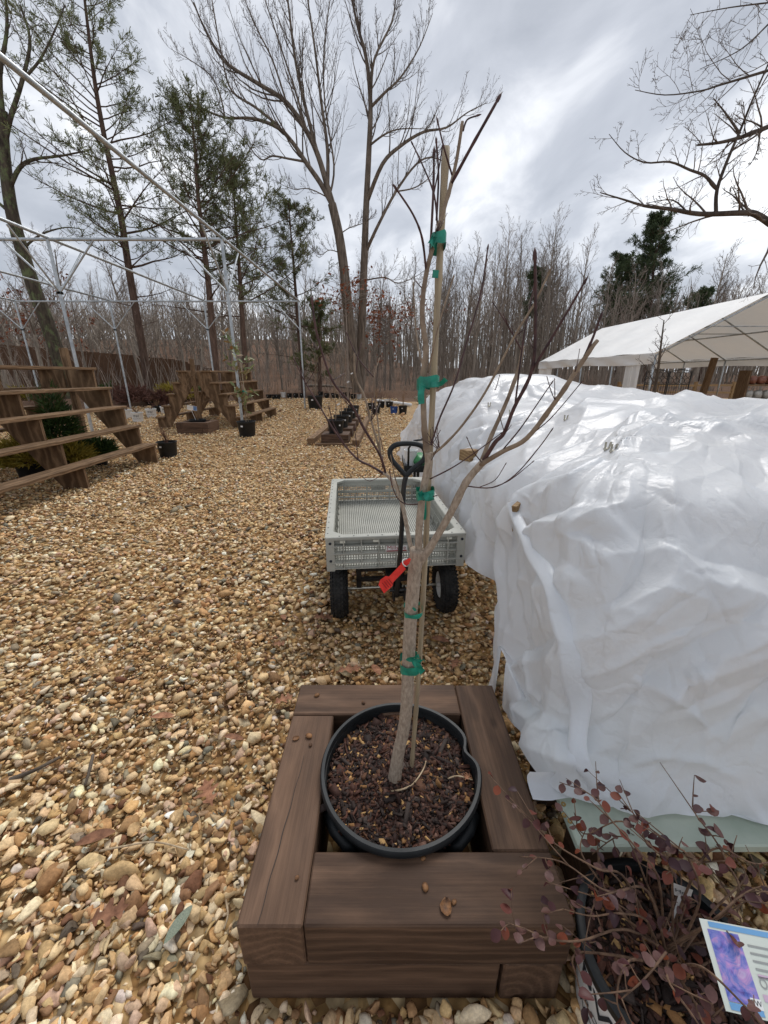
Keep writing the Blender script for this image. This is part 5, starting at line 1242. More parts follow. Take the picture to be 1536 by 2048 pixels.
m = MB(); m.lathe([(.03, 0), (.032, .02), (.028, .035)], 10, p + Vector((.02, 0, 1.0))); m.tube([p + Vector((.04, -.03, 1.01)), p + Vector((.1, -.03, .99))], .006, 4); tag(m.build('magnolia_tie', mGreenTape, None, True), 'green tie on the magnolia stem', 'tie')

# second timber planter with tagged shrub
planter('timber_planter', 'small dark timber planter with white tag beside the display rack', -4.98, -4.22, 9.72, 10.42)
q = Vector((-4.6, 10.07, .0)); pr_ = thing('planter_pot', 'black pot sunk in the small timber planter', 'pot', q); pot_parts(pr_, q, .2, .33, mPotBlack)
bare_plant('planter_shrub', 'leafless tan shrub growing in the small timber planter', q, .33, 1.15, 8, .32, random.Random(5), mDeadStem)
p1 = py(384, 816, 9.75); cdt = thing('plant_sign', 'white and blue plant sign tilted in the small timber planter', 'plant tag', p1)
m = MB(); ca, sa_ = math.cos(-.15), math.sin(-.15)
def sg(u, v, o=0): return p1 + Vector((u * ca - v * sa_, o - v * .25, u * sa_ + v * ca))
m.add([sg(-.115, -.055), sg(.115, -.055), sg(.115, .055), sg(-.115, .055), sg(-.115, -.055, .004), sg(.115, -.055, .004), sg(.115, .055, .004), sg(-.115, .055, .004)], [(0, 1, 2, 3), (7, 6, 5, 4), (0, 4, 5, 1), (1, 5, 6, 2), (2, 6, 7, 3), (3, 7, 4, 0)]); sgo = m.build('sign_card', mPotWhite, cdt)
m = MB(); m.add([sg(.03, -.05, -.001), sg(.112, -.05, -.001), sg(.112, .05, -.001), sg(.03, .05, -.001)], [(0, 1, 2, 3)]); m.build('blue_print', M_basic('sign_blue', srgb(60, 100, 160), srgb(120, 150, 190), 40), sgo)
m = MB(); m.tube([p1 + Vector((-.03, .006, -.03)), Vector((p1.x - .03, 9.95, .27))], .006, 5); m.build('sign_stem', mPotWhite, cdt)

# low timber tray with a row of potted saplings
lt = thing('pot_tray', 'low timber frame of long rails holding a row of black sapling pots', 'pot tray', (-1.0, 8.2, 0))
m = MB(); m.beam((-1.5, 8.2, .07), (-1.42, 13.0, .07), .14, .14, bev=.005); m.build('rail', mRack, lt)
m = MB(); m.beam((-.56, 7.95, .07), (-.50, 13.0, .07), .14, .14, bev=.005); m.build('rail', mRack, lt)
m = MB(); m.box((-1.0, 8.05, .03), (.74, .14, .06), None, .004, 0, 8); m.build('cross_rail', mRack, lt)
for i, Y in enumerate((8.42, 9.4, 10.4, 11.4, 12.4)):
    for k in (0, 1):
        m = MB(); m.box((-1.0, Y, .055 + .11 * k), (.56 - .005 * k, .5, .108), None, .005, 0, i * 2 + k); m.build('platform_timber', mTimber, lt)
saps = ['nearest the rail ends', 'second along the tray', 'third along the tray', 'fourth along the tray', 'last on the tray']
for i, Y in enumerate((8.42, 9.4, 10.4, 11.4, 12.4)):
    c = Vector((-1.0 + .02 * i, Y, .221)); root = thing('sapling_pot', 'black sapling pot on the low timber tray, ' + saps[i], 'pot', c, group='sapling pots on the low tray'); pot_parts(root, c, .18, .27, mPotBlack, n=20)
    m = MB(); w = .03; m.add([c + Vector((.1 + a_, -.152 + .02 * abs(a_) / .03, .17 + b_)) for a_, b_ in ((-w * .5, -w * .5), (w * .5, -w * .5), (w * .5, w * .5), (-w * .5, w * .5))], [(0, 1, 2, 3)]); m.build('price_sticker', mPotWhite, root)
    r_ = random.Random(40 + i); sp2 = thing('sapling', 'thin bare sapling in a black pot on the tray, ' + saps[i], 'tree', c + Vector((0, 0, .23)), group='bare saplings on the low tray')
    m = MB(); top = c + Vector((r_.uniform(-.15, .15), r_.uniform(-.1, .1), r_.uniform(1.5, 2.0))); P = smooth_poly([c + Vector((0, 0, .22)), c.lerp(top, .4) + Vector((.02, 0, 0)), c.lerp(top, .75) - Vector((.02, 0, 0)), top], 4); m.tube(P, [.009 - .0006 * k * .8 for k in range(len(P))], 5)
    for _ in range(7):
        a_ = P[r_.randint(4, len(P) - 2)]; d = Vector((r_.uniform(-1, 1), r_.uniform(-1, 1), r_.uniform(.8, 1.8))).normalized() * r_.uniform(.2, .5); m.tube([a_, a_ + d * .5, a_ + d + Vector((0, 0, .05))], [.004, .003, .0015], 4)
    m.build('trunk', mYoung, sp2, True)
    if i in (0, 2, 3):
        m = MB(); q = c + Vector((.05, -.03, .55 + .2 * i)); m.add([q, q + Vector((.06, -.01, .03)), q + Vector((.05, -.01, .06)), q + Vector((-.01, 0, .03))], [(0, 1, 2, 3)]); tag(m.build('hang_tag', mPotWhite, None), 'white paper tag hanging on a tray sapling, ' + saps[i], 'tag', 'white tags on the tray saplings')

# pots under and beside the long rack
def pot_and(lab, x, y, R, H, mat, seed, what, h, n, spread, stem, **kw):
    _, p, r_ = pot_at('nursery_pot', lab + ' pot', x, y, R, H, mat, seed=seed, **kw)
    bare_plant('potted_shrub', what, p, H, h, n, spread, r_, stem, kw.get('group')); return p
pot_and('black nursery', 329, 917, .17, .27, mPotBlack, 1, 'small red stemmed shrub in the pot at the rack end', .3, 14, .18, mRedStem)
bpy.data.objects['nursery_pot']['label'] = 'black nursery pot at the foot of the long rack end'
for (x, y, k) in [(271, 845, 0), (299, 836, 1), (328, 830, 2), (344, 825, 3), (250, 838, 4)]:
    pot_and('', x, y, .175, .29, mPotWhite, k, 'low dead stemmed perennial in a white printed pot', .22, 10, .2, mRedStem, group='white printed pots behind the rack', print_=k < 3)
for o in list(bpy.data.objects):
    if o.get('label') == ' pot': o['label'] = 'white printed nursery pot between the two display racks'
for (x, y, k) in [(312, 826, 0), (355, 818, 1), (362, 812, 2), (300, 815, 3)]:
    _, p, r_ = pot_at('nursery_pot', 'black nursery pot in the row behind the white printed pots', x, y, .17, .25, mPotBlack, seed=k, group='black pots behind the white pots'); bare_plant('potted_shrub', 'thin bare shrub in the row behind the white printed pots', p, .25, .3, 9, .2, r_, mDeadStem, 'bare shrubs behind the white pots')
for (x, y, k) in [(28, 838, 0), (64, 832, 1), (98, 836, 2), (122, 826, 3), (10, 826, 4)]:
    _, p, r_ = pot_at('nursery_pot', 'black nursery pot of brown brush standing left of the long rack', x, y, .2, .28, mPotBlack, seed=k, group='black pots left of the long rack'); bare_plant('potted_shrub', 'brown twiggy shrub in a black pot left of the long rack', p, .28, .4, 16, .3, r_, mRedStem, 'brown shrubs left of the long rack')
# conifers under the rack: short needle sprays on a rounded plant
def spray_plant(name, label, p, H, rx, rz, n, mat, seed, ln=.09, group=None, cat='shrub'):
    r_ = np.random.RandomState(seed); root = thing(name, label, cat, p + Vector((0, 0, H)), group=group)
    d = r_.normal(size=(n, 3)); d[:, 2] = np.abs(d[:, 2]) * .9 + .05; d /= np.linalg.norm(d, axis=1, keepdims=True); R_ = r_.uniform(.35, 1, (n, 1)) ** .6 * (1 + .25 * np.sin(d[:, :1] * 9 + seed) * np.cos(d[:, 1:2] * 7))
    B = np.array(p[:]) + np.array([0, 0, H]) + d * R_ * np.array([rx, rx, rz]); T = B + (d + r_.normal(0, .45, (n, 3))) * ln; s_ = np.cross(d, r_.normal(size=(n, 3))); s_ /= np.linalg.norm(s_, axis=1, keepdims=True); s_ *= ln * .16
    V = np.stack([B - s_, B + s_, T], 1).reshape(-1, 3) - np.array(rootloc(root)[:]); F = np.arange(3 * n).reshape(-1, 3); o = np_mesh('foliage', V, F, mat, None, root); o['kind'] = 'stuff'
    m = MB()
    for k in range(6):
        a = k * 1.05; m.tube([p + Vector((0, 0, H * .8)), p + Vector((math.cos(a) * rx * .4, math.sin(a) * rx * .4, H + rz * .4)), p + Vector((math.cos(a) * rx * .7, math.sin(a) * rx * .7, H + rz * .7))], [.008, .005, .003], 4)
    m.build('stem', mRedStem, root); return root
for i, (x, y, R, H, rx, rz, mt, lab, cat_) in enumerate([(150, 905, .17, .25, .32, .36, mGold, 'golden thread conifer beside the rack post', 0), (270, 912, .16, .22, .30, .24, mGold, 'golden conifer peeping past the last rack stringer', 0), (205, 905, .2, .28, .26, .85, mGreenC, 'upright green conifer behind the rack post', 0), (225, 918, .14, .2, .26, .2, mGreenC, 'low green conifer below the middle shelf', 0)]):
    p = pz(x, y, 0); p.x = RX + (.1 + .25 * (i % 2)); p.y = 5.3 + i * .32; root = thing('nursery_pot', 'black pot of the ' + lab, 'pot', p); pot_parts(root, p, R, H, mPotBlack, n=20)
    spray_plant('conifer', lab, p, H * .95, rx, rz, 2600, mt, 60 + i, .08)
m = MB()
for (x0_, x1_, Y) in ((-5.3, -4.35, 5.95),):
    m.box(((x0_ + x1_) / 2, Y + .35, .07), (.9, .8, .13), None, .005, 0, 3)
pass
# big tub and far row
_, p, r_ = pot_at('big_tub', 'big black tub pot beside the far frame post', 629, 820, .33, .55, mPotBlack)
bare_plant('tub_tree', 'bare multi stemmed young tree in the big black tub', p, .55, 1.9, 6, .55, random.Random(8), mYoung, rad=.013, kids=4)
far = [(566, 797, 'w'), (578, 797, 'b'), (591, 797, 'b'), (604, 797, 'b'), (641, 796, 'b'), (653, 797, 'b'), (667, 797, 'b'), (672, 799, 'b'), (684, 797, 'b'), (695, 797, 'b'), (706, 799, 'b'), (718, 799, 'w'), (548, 800, 'b'), (537, 800, 'b'), (555, 800, 'b')]
far += [(752, 829, 'b'), (762, 818, 'b'), (775, 812, 'w'), (779, 818, 'b'), (806, 829, 'b'), (742, 822, 'b')]
for i, (x, y, k) in enumerate(far):
    edge = y < 805; lab = ('white' if k == 'w' else 'black') + (' nursery pot in the row along the far gravel edge' if edge else ' nursery pot grouped near the blue pot')
    _, p, r_ = pot_at('nursery_pot', lab, x, y, .165, .3, mPotWhite if k == 'w' else mPotBlack, seed=i, group='pots along the far gravel edge' if edge else 'pots near the blue pot')
    bare_plant('potted_shrub', 'bare twiggy shrub in the pot row at the far edge' if edge else 'low bare shrub in a pot near the blue pot', p, .3, r_.choice((.3, .35, .5, .7)), 7, .2, r_, r_.choice((mDeadStem, mRedStem)), 'bare shrubs along the far edge' if edge else 'bare shrubs near the blue pot')
_, p, r_ = pot_at('blue_pot', 'blue nursery pot standing alone in colour near the far edge', 788, 829, .15, .27, mPotBlue); bare_plant('potted_shrub', 'low dry perennial in the blue pot', p, .27, .12, 10, .12, r_, mDeadStem)
# low evergreen mounds and brush on the left bank
for i, (x, y, Y, mt, rx, rz, lab) in enumerate([(25, 742, 19, mGold, .7, .5, 'mossy olive mound shrub on the left bank by the fence'), (95, 745, 19, mGreenC, .7, .5, 'green mound shrub on the bank at the foot of the lichen trunk'), (210, 745, 20, mGreenC, .5, .55, 'rounded green shrub behind the long rack'), (345, 762, 20, mGold, .9, .6, 'yellow green spreading shrub below the fence'), (320, 768, 19, mRedStem, .6, .6, 'dark brown brushy shrub beside the pine trunk'), (265, 770, 18.5, mRedStem, .8, .6, 'brown leafless brush mound behind the white pots'), (240, 765, 19, mRedStem, .5, .5, 'small brown brush mound below the fence'), (380, 765, 21, mGreenC, .7, .5, 'low green shrub under the fence end')]):
    p = py(x, y, Y); p.z = tz(p.x, Y); spray_plant('mound_shrub', lab, p, .02, rx, rz, 1800, mt, 80 + i, .16)

# ------------------------------------------------------------------ brown fence on the left bank
fn_ = thing('brown_fence', 'tall dark brown board fence running along the left bank before the woods', 'fence', (-18, 24, 1.2))
fpts = [(-60, 686, 26.0), (0, 688, 25.5), (70, 695, 25.2), (140, 701, 25), (210, 706, 25), (280, 712, 25.2), (350, 719, 25.5), (425, 738, 26.5)]
TP = [py(*q) for q in fpts]; k = 0
seg = []
for a, b_ in zip(TP[:-1], TP[1:]):
    n = max(2, int((b_ - a).length / .30))
    for i in range(n): seg.append((a.lerp(b_, i / n), a.lerp(b_, (i + 1) / n)))
for i, (a, b_) in enumerate(seg):
    g = min(tz(a.x, a.y), tz(b_.x, b_.y)) - .15; d = Vector((b_.x - a.x, b_.y - a.y, 0)).normalized() * .006; off_ = Vector((0, .012 if i % 2 else 0, 0)); m = MB(); zt = (a.z + b_.z) / 2 + rnd.uniform(-.015, .015)
    m.beam(Vector(((a.x + b_.x) / 2, (a.y + b_.y) / 2, g)) + off_, Vector(((a.x + b_.x) / 2, (a.y + b_.y) / 2, zt)) + off_, .02, (b_ - a).length - .008, up=(d.normalized()), seed=i); m.build('board', mStain2, fn_)

# ------------------------------------------------------------------ white canopy tent
def M_tent():
    t = NT('white_tent_fabric'); v = t.coord(); f = t.noise(v, .8, 5, .6); t.fin(t.ramp(f, [(.35, (.76, .77, .77)), (.65, (.84, .84, .83))]), .5, .3); t.bump(t.noise(t.coord('Object', (1, .5, 1)), 1.6, 4, .55), .35, .12)
    tl = t.n('ShaderNodeBsdfTranslucent'); tl.inputs['Color'].default_value = (.7, .69, .66, 1); m1 = t.n('ShaderNodeMixShader'); m1.inputs[0].default_value = .22; t.l(t.b.outputs[0], m1.inputs[1]); t.l(tl.outputs[0], m1.inputs[2]); t.l(m1.outputs[0], t.out.inputs[0]); return t.m
mTent = M_tent()
TX0, TXR, TX1, TY0, TY1, TE, TR = 8.15, 11.15, 14.15, 12.9, 22.4, 2.0, 3.62
tn = thing('canopy_tent', 'long white fabric canopy tent on steel poles at the right of the yard', 'tent', (TXR, (TY0 + TY1) / 2, 0))
NB = 4
def tent_slope(xe, name):
    nu, nv = 14, 60; P = np.zeros((nu, nv, 3))
    for i in range(nu):
        for j in range(nv):
            a, b_ = i / (nu - 1), j / (nv - 1); bay = (b_ * NB) % 1.0; sag = .05 * math.sin(PI * bay) * math.sin(PI * min(1, a * 1.02)) + .02 * math.sin(2 * PI * bay) * a
            P[i, j] = (TXR + (xe - TXR) * a, TY0 + (TY1 - TY0) * b_, TR + (TE - TR) * a - sag)
    m = MB(); m.grid(P); o = m.build(name, mTent, tn, True)
    Q = np.zeros((7, 90, 3)); s_ = 1 if xe > TXR else -1
    for i in range(7):
        for j in range(90):
            b_ = j / 89; Q[i, j] = (xe + s_ * (.004 + .03 * math.sin(b_ * 31 + i * .5) * (i / 6)), TY0 + (TY1 - TY0) * b_, TE - .005 - (.31 + .03 * math.sin(b_ * 9.0)) * i / 6)
    m = MB(); m.grid(Q); m.build('valance', mTent, o, True)
tent_slope(TX0, 'roof_slope'); tent_slope(TX1, 'roof_slope')
for i in range(NB + 1):
    Y = TY0 + (TY1 - TY0) * i / NB + (.04 if i == 0 else 0) - (.04 if i == NB else 0)
    for xe in (TX0, TX1):
        s_ = 1 if xe > TXR else -1
        m = MB(); m.tube([(xe - s_ * .05, Y, TE - .07), (TXR, Y, TR - .09)], .026, 8); m.build('rafter', mGalv, tn, True)
        m = MB(); m.tube([(xe - s_ * .05, Y, 0), (xe - s_ * .05, Y, TE - .05)], .028, 8); m.build('pole', mGalv, tn, True)
    m = MB(); m.tube([(TXR - 1.5, Y, (TR + TE) / 2 - .09), (TXR + 1.5, Y, (TR + TE) / 2 - .09)], .016, 6); m.build('collar_tie', mGalv, tn, True)
for x, z in ((TX0 + .05, TE - .07), (TX1 - .05, TE - .07), (TXR, TR - .09), (TXR - 1.5, (TR + TE) / 2 - .085), (TXR + 1.5, (TR + TE) / 2 - .085)):
    m = MB(); m.tube([(x, TY0, z), (x, TY1, z)], .024, 8); m.build('purlin', mGalv, tn, True)
m = MB()
for s_ in (-1, 1):
    for i in range(10): a = i / 10; 
P = np.zeros((8, 20, 3))
for k, (ya, yb) in enumerate(((TY1 - 1.6, TY1 - .05), (TY0 + .8, TY0 + 1.5))):
    for i in range(8):
        for j in range(20): P[i, j] = (TX0 + .06 + .05 * math.sin(j * 1.9 + k), ya + (yb - ya) * j / 19, (TE - .3) * (1 - i / 7) + .02)
    m = MB(); m.grid(P.copy()); m.build('side_curtain', mTent, tn, True)
# things under the tent
def iron_panel(label, x0, x1, Y):
    a, b_ = py(x0, 743, Y), py(x1, 743, Y); root = thing('iron_panel', label, 'iron panel', ((a.x + b_.x) / 2, Y, 0), group=None); w = b_.x - a.x; zt = a.z; c = (a.x + b_.x) / 2; zb = zt - .95
    m = MB(); m.tube([(a.x, Y, 0), (a.x, Y, zt), (c, Y, zt + .07), (b_.x, Y, zt), (b_.x, Y, 0)], .02, 6)
    for z in (zt - .42, zb): m.tube([(a.x, Y, z), (b_.x, Y, z)], .014, 5)
    m.build('frame', mBlackMetal, root)
    for i in range(1, 9): m = MB(); x = a.x + w * i / 9; m.tube([(x, Y, zb), (x, Y, zt - .42)], .008, 4); m.build('bar', mBlackMetal, root)
    for i in range(4):
        for j in range(2):
            m = MB(); cx, cz, rr_ = a.x + w * (i + .5) / 4, zt - .1 - .2 * j, .085; m.tube([(cx + rr_ * math.cos(q * .45), Y, cz + rr_ * math.sin(q * .45)) for q in range(15)], .009, 4); m.build('scroll', mBlackMetal, root)
iron_panel('black wrought iron scroll panel behind the small bare tree', 1294, 1338, 14.6); iron_panel('black wrought iron scroll panel beside the brown tent post', 1341, 1384, 14.4)
p0, p1 = py(1424, 738, 16.3), py(1404, 806, 16.3); m = MB(); m.beam((p1.x - .12, 16.3, 0), (p0.x, 16.3, p0.z + .4), .17, .17); tag(m.build('brown_post', mRack, None), 'leaning dark brown wooden post under the tent', 'post')
sf = thing('bag_shelf', 'wooden shelving unit loaded with bagged goods under the tent edge', 'shelf', py(1512, 800, 13.3))
sx0, sx1 = py(1484, 800, 13.3).x, py(1484, 800, 13.3).x + 1.5
for i, yy in enumerate((770, 799, 826)):
    z = py(1500, yy, 13.3).z; m = MB(); m.box(((sx0 + sx1) / 2, 13.45, z), (sx1 - sx0, .4, .035), None, .004, 0, i); m.build('shelf_board', mRack, sf)
for x in (sx0, sx1):
    m = MB(); m.box((x, 13.45, .75), (.06, .42, 1.5), None, .004, 2, 4); m.build('upright', mRack, sf)
bc = [((104, 56, 38), 'orange brown'), ((150, 146, 138), 'white'), ((48, 82, 54), 'green')]
for i, yy in enumerate((770, 799, 826)):
    for j in range(3):
        z = py(1500, yy, 13.3).z + .02; col, nm_ = bc[i]; V, F = ico(2); m = MB(); cx = sx0 + .22 + j * .3
        sq = lambda q: math.copysign(abs(q) ** .55, q); m.add([(cx + sq(v[0]) * .125, 13.42 + sq(v[1]) * .12, z + .13 + sq(v[2]) * .13 * (1 + .1 * math.sin(5 * v[0] + j))) for v in V], [tuple(f) for f in F])
        tag(m.build('goods_bag', M_basic('bag_%d_%d' % (i, j), srgb(*col), srgb(*[min(255, c + 40) for c in col]), 14, .35), None, True), nm_ + ' plastic bag on the wooden shelf under the tent', 'bag', nm_ + ' bags on the shelf')
rf = thing('rail_fence', 'split rail fence behind the tent', 'fence', (18, 23.5, 0))
for i in range(6): m = MB(); x = 13.5 + i * 2.2; m.beam((x, 24.1, -.1), (x, 24.1, 1.0), .14, .14); m.build('post', mRawWood, rf)
for i in range(5):
    for z in (.42, .8): m = MB(); x = 13.5 + i * 2.2; m.beam((x, 24.1, z), (x + 2.2, 24.1, z + rnd.uniform(-.04, .04)), .08, .1); m.build('rail', mRawWood, rf)

# ------------------------------------------------------------------ trees
def rv(r_): return Vector((r_.gauss(0, 1), r_.gauss(0, 1), r_.gauss(0, 1))).normalized()
def branch_out(out, P, R, level, cfg, r_):
    """spawn children along polyline P; out collects (points, radii, level)"""
    if level >= len(cfg['n']): return
    n = cfg['n'][level]; N = len(P); Ltot = sum((P[i + 1] - P[i]).length for i in range(N - 1))
    n = max(1, int(n * r_.uniform(.7, 1.25)))
    for k in range(n):
        t = cfg['start'][level] + (1 - cfg['start'][level]) * (k + r_.random()) / n; f = min(t * (N - 1), N - 1.001); i = int(f); p = P[i].lerp(P[i + 1], f - i); d = (P[i + 1] - P[i]).normalized(); r0 = R[i] * (1 - (f - i)) + R[i + 1] * (f - i)
        side = rv(r_); side = side - d * side.dot(d)
        if side.length < .05: continue
        side.normalize(); ang = math.radians(cfg['ang'][level] * r_.uniform(.7, 1.3)); c = (d * math.cos(ang) + side * math.sin(ang)).normalized()
        L = Ltot * cfg['len'][level] * r_.uniform(.55, 1.15) * (1.15 - .65 * t); rad = max(min(r0 * cfg['rr'], L * .035), cfg.get('rmin', .004)); ns = cfg['seg'][level]; Q = [p]; RR = [rad]
        for s_ in range(ns):
            c = (c + rv(r_) * cfg['wig'] + Vector((0, 0, cfg['up'][level]))).normalized(); Q.append(Q[-1] + c * L / ns); RR.append(max(rad * (1 - .8 * (s_ + 1) / ns), cfg.get('rmin', .004) * .6))
        out.append((Q, RR, level)); branch_out(out, Q, RR, level + 1, cfg, r_)
def tubes_np(polys, sides):
    Vs, Fs, off = [], [], 0
    for P, R, lv in polys:
        n = sides[min(lv + 1, len(sides) - 1)]; P_ = np.array([p[:] for p in P]); T = np.gradient(P_, axis=0); T /= np.linalg.norm(T, axis=1, keepdims=True) + 1e-9
        ref = np.array([.31, .95, .05]) if abs(T[0] @ np.array([.31, .95, .05])) < .9 else np.array([1., 0, 0]); A_ = np.cross(T, ref); A_ /= np.linalg.norm(A_, axis=1, keepdims=True) + 1e-9; B_ = np.cross(T, A_)
        q = np.arange(n) * 2 * PI / n; ring = P_[:, None] + np.array(R)[:, None, None] * (np.cos(q)[None, :, None] * A_[:, None] + np.sin(q)[None, :, None] * B_[:, None]); m = len(P)
        i, k = np.meshgrid(np.arange(m - 1), np.arange(n), indexing='ij'); i, k = i.ravel(), k.ravel(); Fs.append(np.stack([i * n + k, i * n + (k + 1) % n, (i + 1) * n + (k + 1) % n, (i + 1) * n + k], 1) + off); Vs.append(ring.reshape(-1, 3)); off += m * n
    return np.concatenate(Vs), np.concatenate(Fs)
def poly_obj(name, polys, mat, parent, sides):
    V, F = tubes_np(polys, sides); return np_mesh(name, V - np.array(rootloc(parent)[:]), F, mat, None, parent, True)

# --- big twin-trunk tree
r_ = random.Random(77); BY = 24.0
bt_ = thing('tulip_tree', 'tall bare twin trunked tree rising above the far edge of the gravel', 'tree', (py(712, 770, BY).x, BY, 0))
def tr(pts, Y0=BY, k=4): return smooth_poly([py(p[0], p[1], p[2] if len(p) > 2 else Y0) for p in pts], k)
def taper(P, a, b_): return [a + (b_ - a) * i / (len(P) - 1) for i in range(len(P))]
trunks = []
T1 = tr([(716, 785), (707, 720), (700, 660), (694, 600), (688, 540), (678, 470), (664, 408)]); trunks.append((T1, taper(T1, .32, .21), -1))
T2 = tr([(719, 785, 24.6), (721, 720, 24.6), (724, 640, 24.6), (727, 560, 24.6), (730, 480, 24.6), (733, 400, 24.6), (738, 300, 24.6), (741, 210, 24.6), (733, 120, 24.6), (716, 55, 24.6), (700, -20, 24.6)]); trunks.append((T2, taper(T2, .27, .04), -1))
limbs = []
for pts, a, b_ in [([(664, 408), (640, 365), (614, 328), (585, 285), (555, 255), (505, 237), (450, 235), (400, 214), (370, 185)], .17, .03), ([(666, 412), (655, 374), (637, 314), (614, 264), (573, 205), (519, 169), (473, 141), (441, 114), (410, 60), (387, 5)], .2, .03), ([(637, 314), (614, 228), (592, 128), (578, 20), (570, -40)], .12, .04), ([(655, 374), (655, 300), (642, 200), (630, 100), (614, -10)], .13, .04), ([(555, 250), (510, 214), (464, 182), (445, 120), (423, -5)], .08, .03),
                   ([(614, 264), (590, 180), (560, 90), (530, 0)], .07, .03), ([(660, 390), (668, 330), (650, 210), (648, 100), (660, 0)], .07, .025), ([(573, 205), (545, 120), (515, 60), (490, 0)], .06, .025), ([(614, 324), (580, 318), (545, 312), (520, 318), (480, 270), (455, 250)], .07, .015), ([(450, 235), (440, 190), (420, 150), (380, 120), (345, 100)], .05, .01),
                   ([(733, 501, 24.6), (756, 451), (792, 383), (833, 328), (865, 315), (900, 330)], .12, .02), ([(735, 401, 24.6), (765, 328), (801, 292), (847, 264), (893, 255), (935, 225), (975, 205)], .14, .012), ([(738, 292, 24.6), (769, 269), (801, 258), (856, 258)], .07, .015), ([(742, 214, 24.6), (770, 185), (801, 155), (838, 96), (865, 27)], .09, .015), ([(742, 182, 24.6), (749, 118), (783, 46), (792, -10)], .09, .03), ([(733, 560, 24.6), (770, 555), (797, 566), (840, 548), (870, 520)], .05, .008), ([(792, 383), (830, 375), (862, 350), (880, 300)], .05, .01),
                   ([(678, 470), (700, 455), (730, 445), (745, 430)], .04, .01), ([(690, 510), (660, 500), (640, 510), (615, 490)], .035, .008), ([(664, 400), (620, 378), (585, 378), (550, 362)], .04, .008)]:
    P = tr(pts); limbs.append((P, taper(P, a * .8, b_ * .8), 0))
cfg = dict(n=[0, 17, 8, 3], start=[.2, .2, .2, .2], ang=[45, 40, 36, 40], len=[.5, .42, .42, .5], rr=.42, seg=[4, 6, 4, 3], wig=.11, up=[.1, .22, .14, .06], rmin=.0075)
twigs = []
for P, R, lv in limbs: branch_out(twigs, P, R, 1, cfg, r_)
branch_out(twigs, T2[len(T2) // 2:], trunks[1][1][len(T2) // 2:], 1, cfg, r_)
poly_obj('trunk', trunks, mBarkGrey, bt_, [14, 8]); poly_obj('limb', limbs, mBarkGrey, bt_, [8, 8]); o = poly_obj('twigs', twigs, mBranch, bt_, [6, 5, 4, 3, 3]); o['kind'] = 'stuff'

# --- overhanging limbs of the tree standing outside on the right
HY = 9.5; hx = py(1536, 430, HY).x
ht = thing('overhanging_tree', 'bare tree reaching crooked limbs in over the tent from the right', 'tree', (hx + 2.2, HY, 0))
TT_ = [Vector((hx + 2.2, HY, 0)), Vector((hx + 2.15, HY, 2.5)), Vector((hx + 2.1, HY, 5)), Vector((hx + 2.2, HY + .1, 8)), Vector((hx + 2.0, HY, 11))]; TT_ = smooth_poly(TT_, 4); hl = [(TT_, taper(TT_, .24, .08), 0)]
def hlimb(pts, a, b_, start=None):
    P = tr(pts, HY)
    if start: P = smooth_poly([Vector((hx + 2.1, HY, start)), (Vector((hx + 2.1, HY, start)) + P[0]) / 2 + Vector((0, 0, .2)), P[0]], 3)[:-1] + P
    return (P, taper(P, a * .62, b_ * .62), 0)
hl2 = [hlimb([(1545, 450), (1510, 428), (1480, 426), (1400, 428), (1340, 418), (1290, 412), (1250, 400), (1200, 385)], .13, .014, 4.4), hlimb([(1432, 424), (1434, 380), (1455, 320), (1480, 262), (1505, 200), (1540, 120)], .06, .02), hlimb([(1434, 378), (1410, 352), (1380, 340), (1340, 324), (1290, 325), (1250, 305), (1218, 268)], .05, .008), hlimb([(1540, 252), (1490, 272), (1440, 285), (1395, 290)], .09, .03, 7.4), hlimb([(1540, 140), (1490, 155), (1440, 170), (1400, 182), (1330, 190), (1270, 180)], .05, .008, 8.8),
       hlimb([(1540, 45), (1480, 100), (1400, 138)], .035, .007, 10.2), hlimb([(1490, 426), (1470, 395), (1448, 380)], .03, .01), hlimb([(1375, 425), (1345, 400), (1300, 405)], .03, .008), hlimb([(1540, 5), (1460, 15), (1380, 30)], .03, .007, 10.8), hlimb([(1480, 268), (1450, 225), (1425, 195)], .04, .008), hlimb([(1520, 262), (1515, 300), (1500, 330)], .03, .006)]
cfg2 = dict(n=[0, 15, 7, 3], start=[.2, .15, .2, .2], ang=[45, 50, 45, 45], len=[.5, .26, .42, .5], rr=.45, seg=[4, 5, 4, 3], wig=.19, up=[.1, .06, .04, .02], rmin=.004); tw = []
for P, R, lv in hl2: branch_out(tw, P, R, 1, cfg2, r_)
poly_obj('trunk', hl, mBarkGrey, ht, [12, 12]); poly_obj('limb', hl2, mBranch, ht, [8, 8]); o = poly_obj('twigs', tw, mBranch, ht, [6, 5, 4, 3, 3]); o['kind'] = 'stuff'

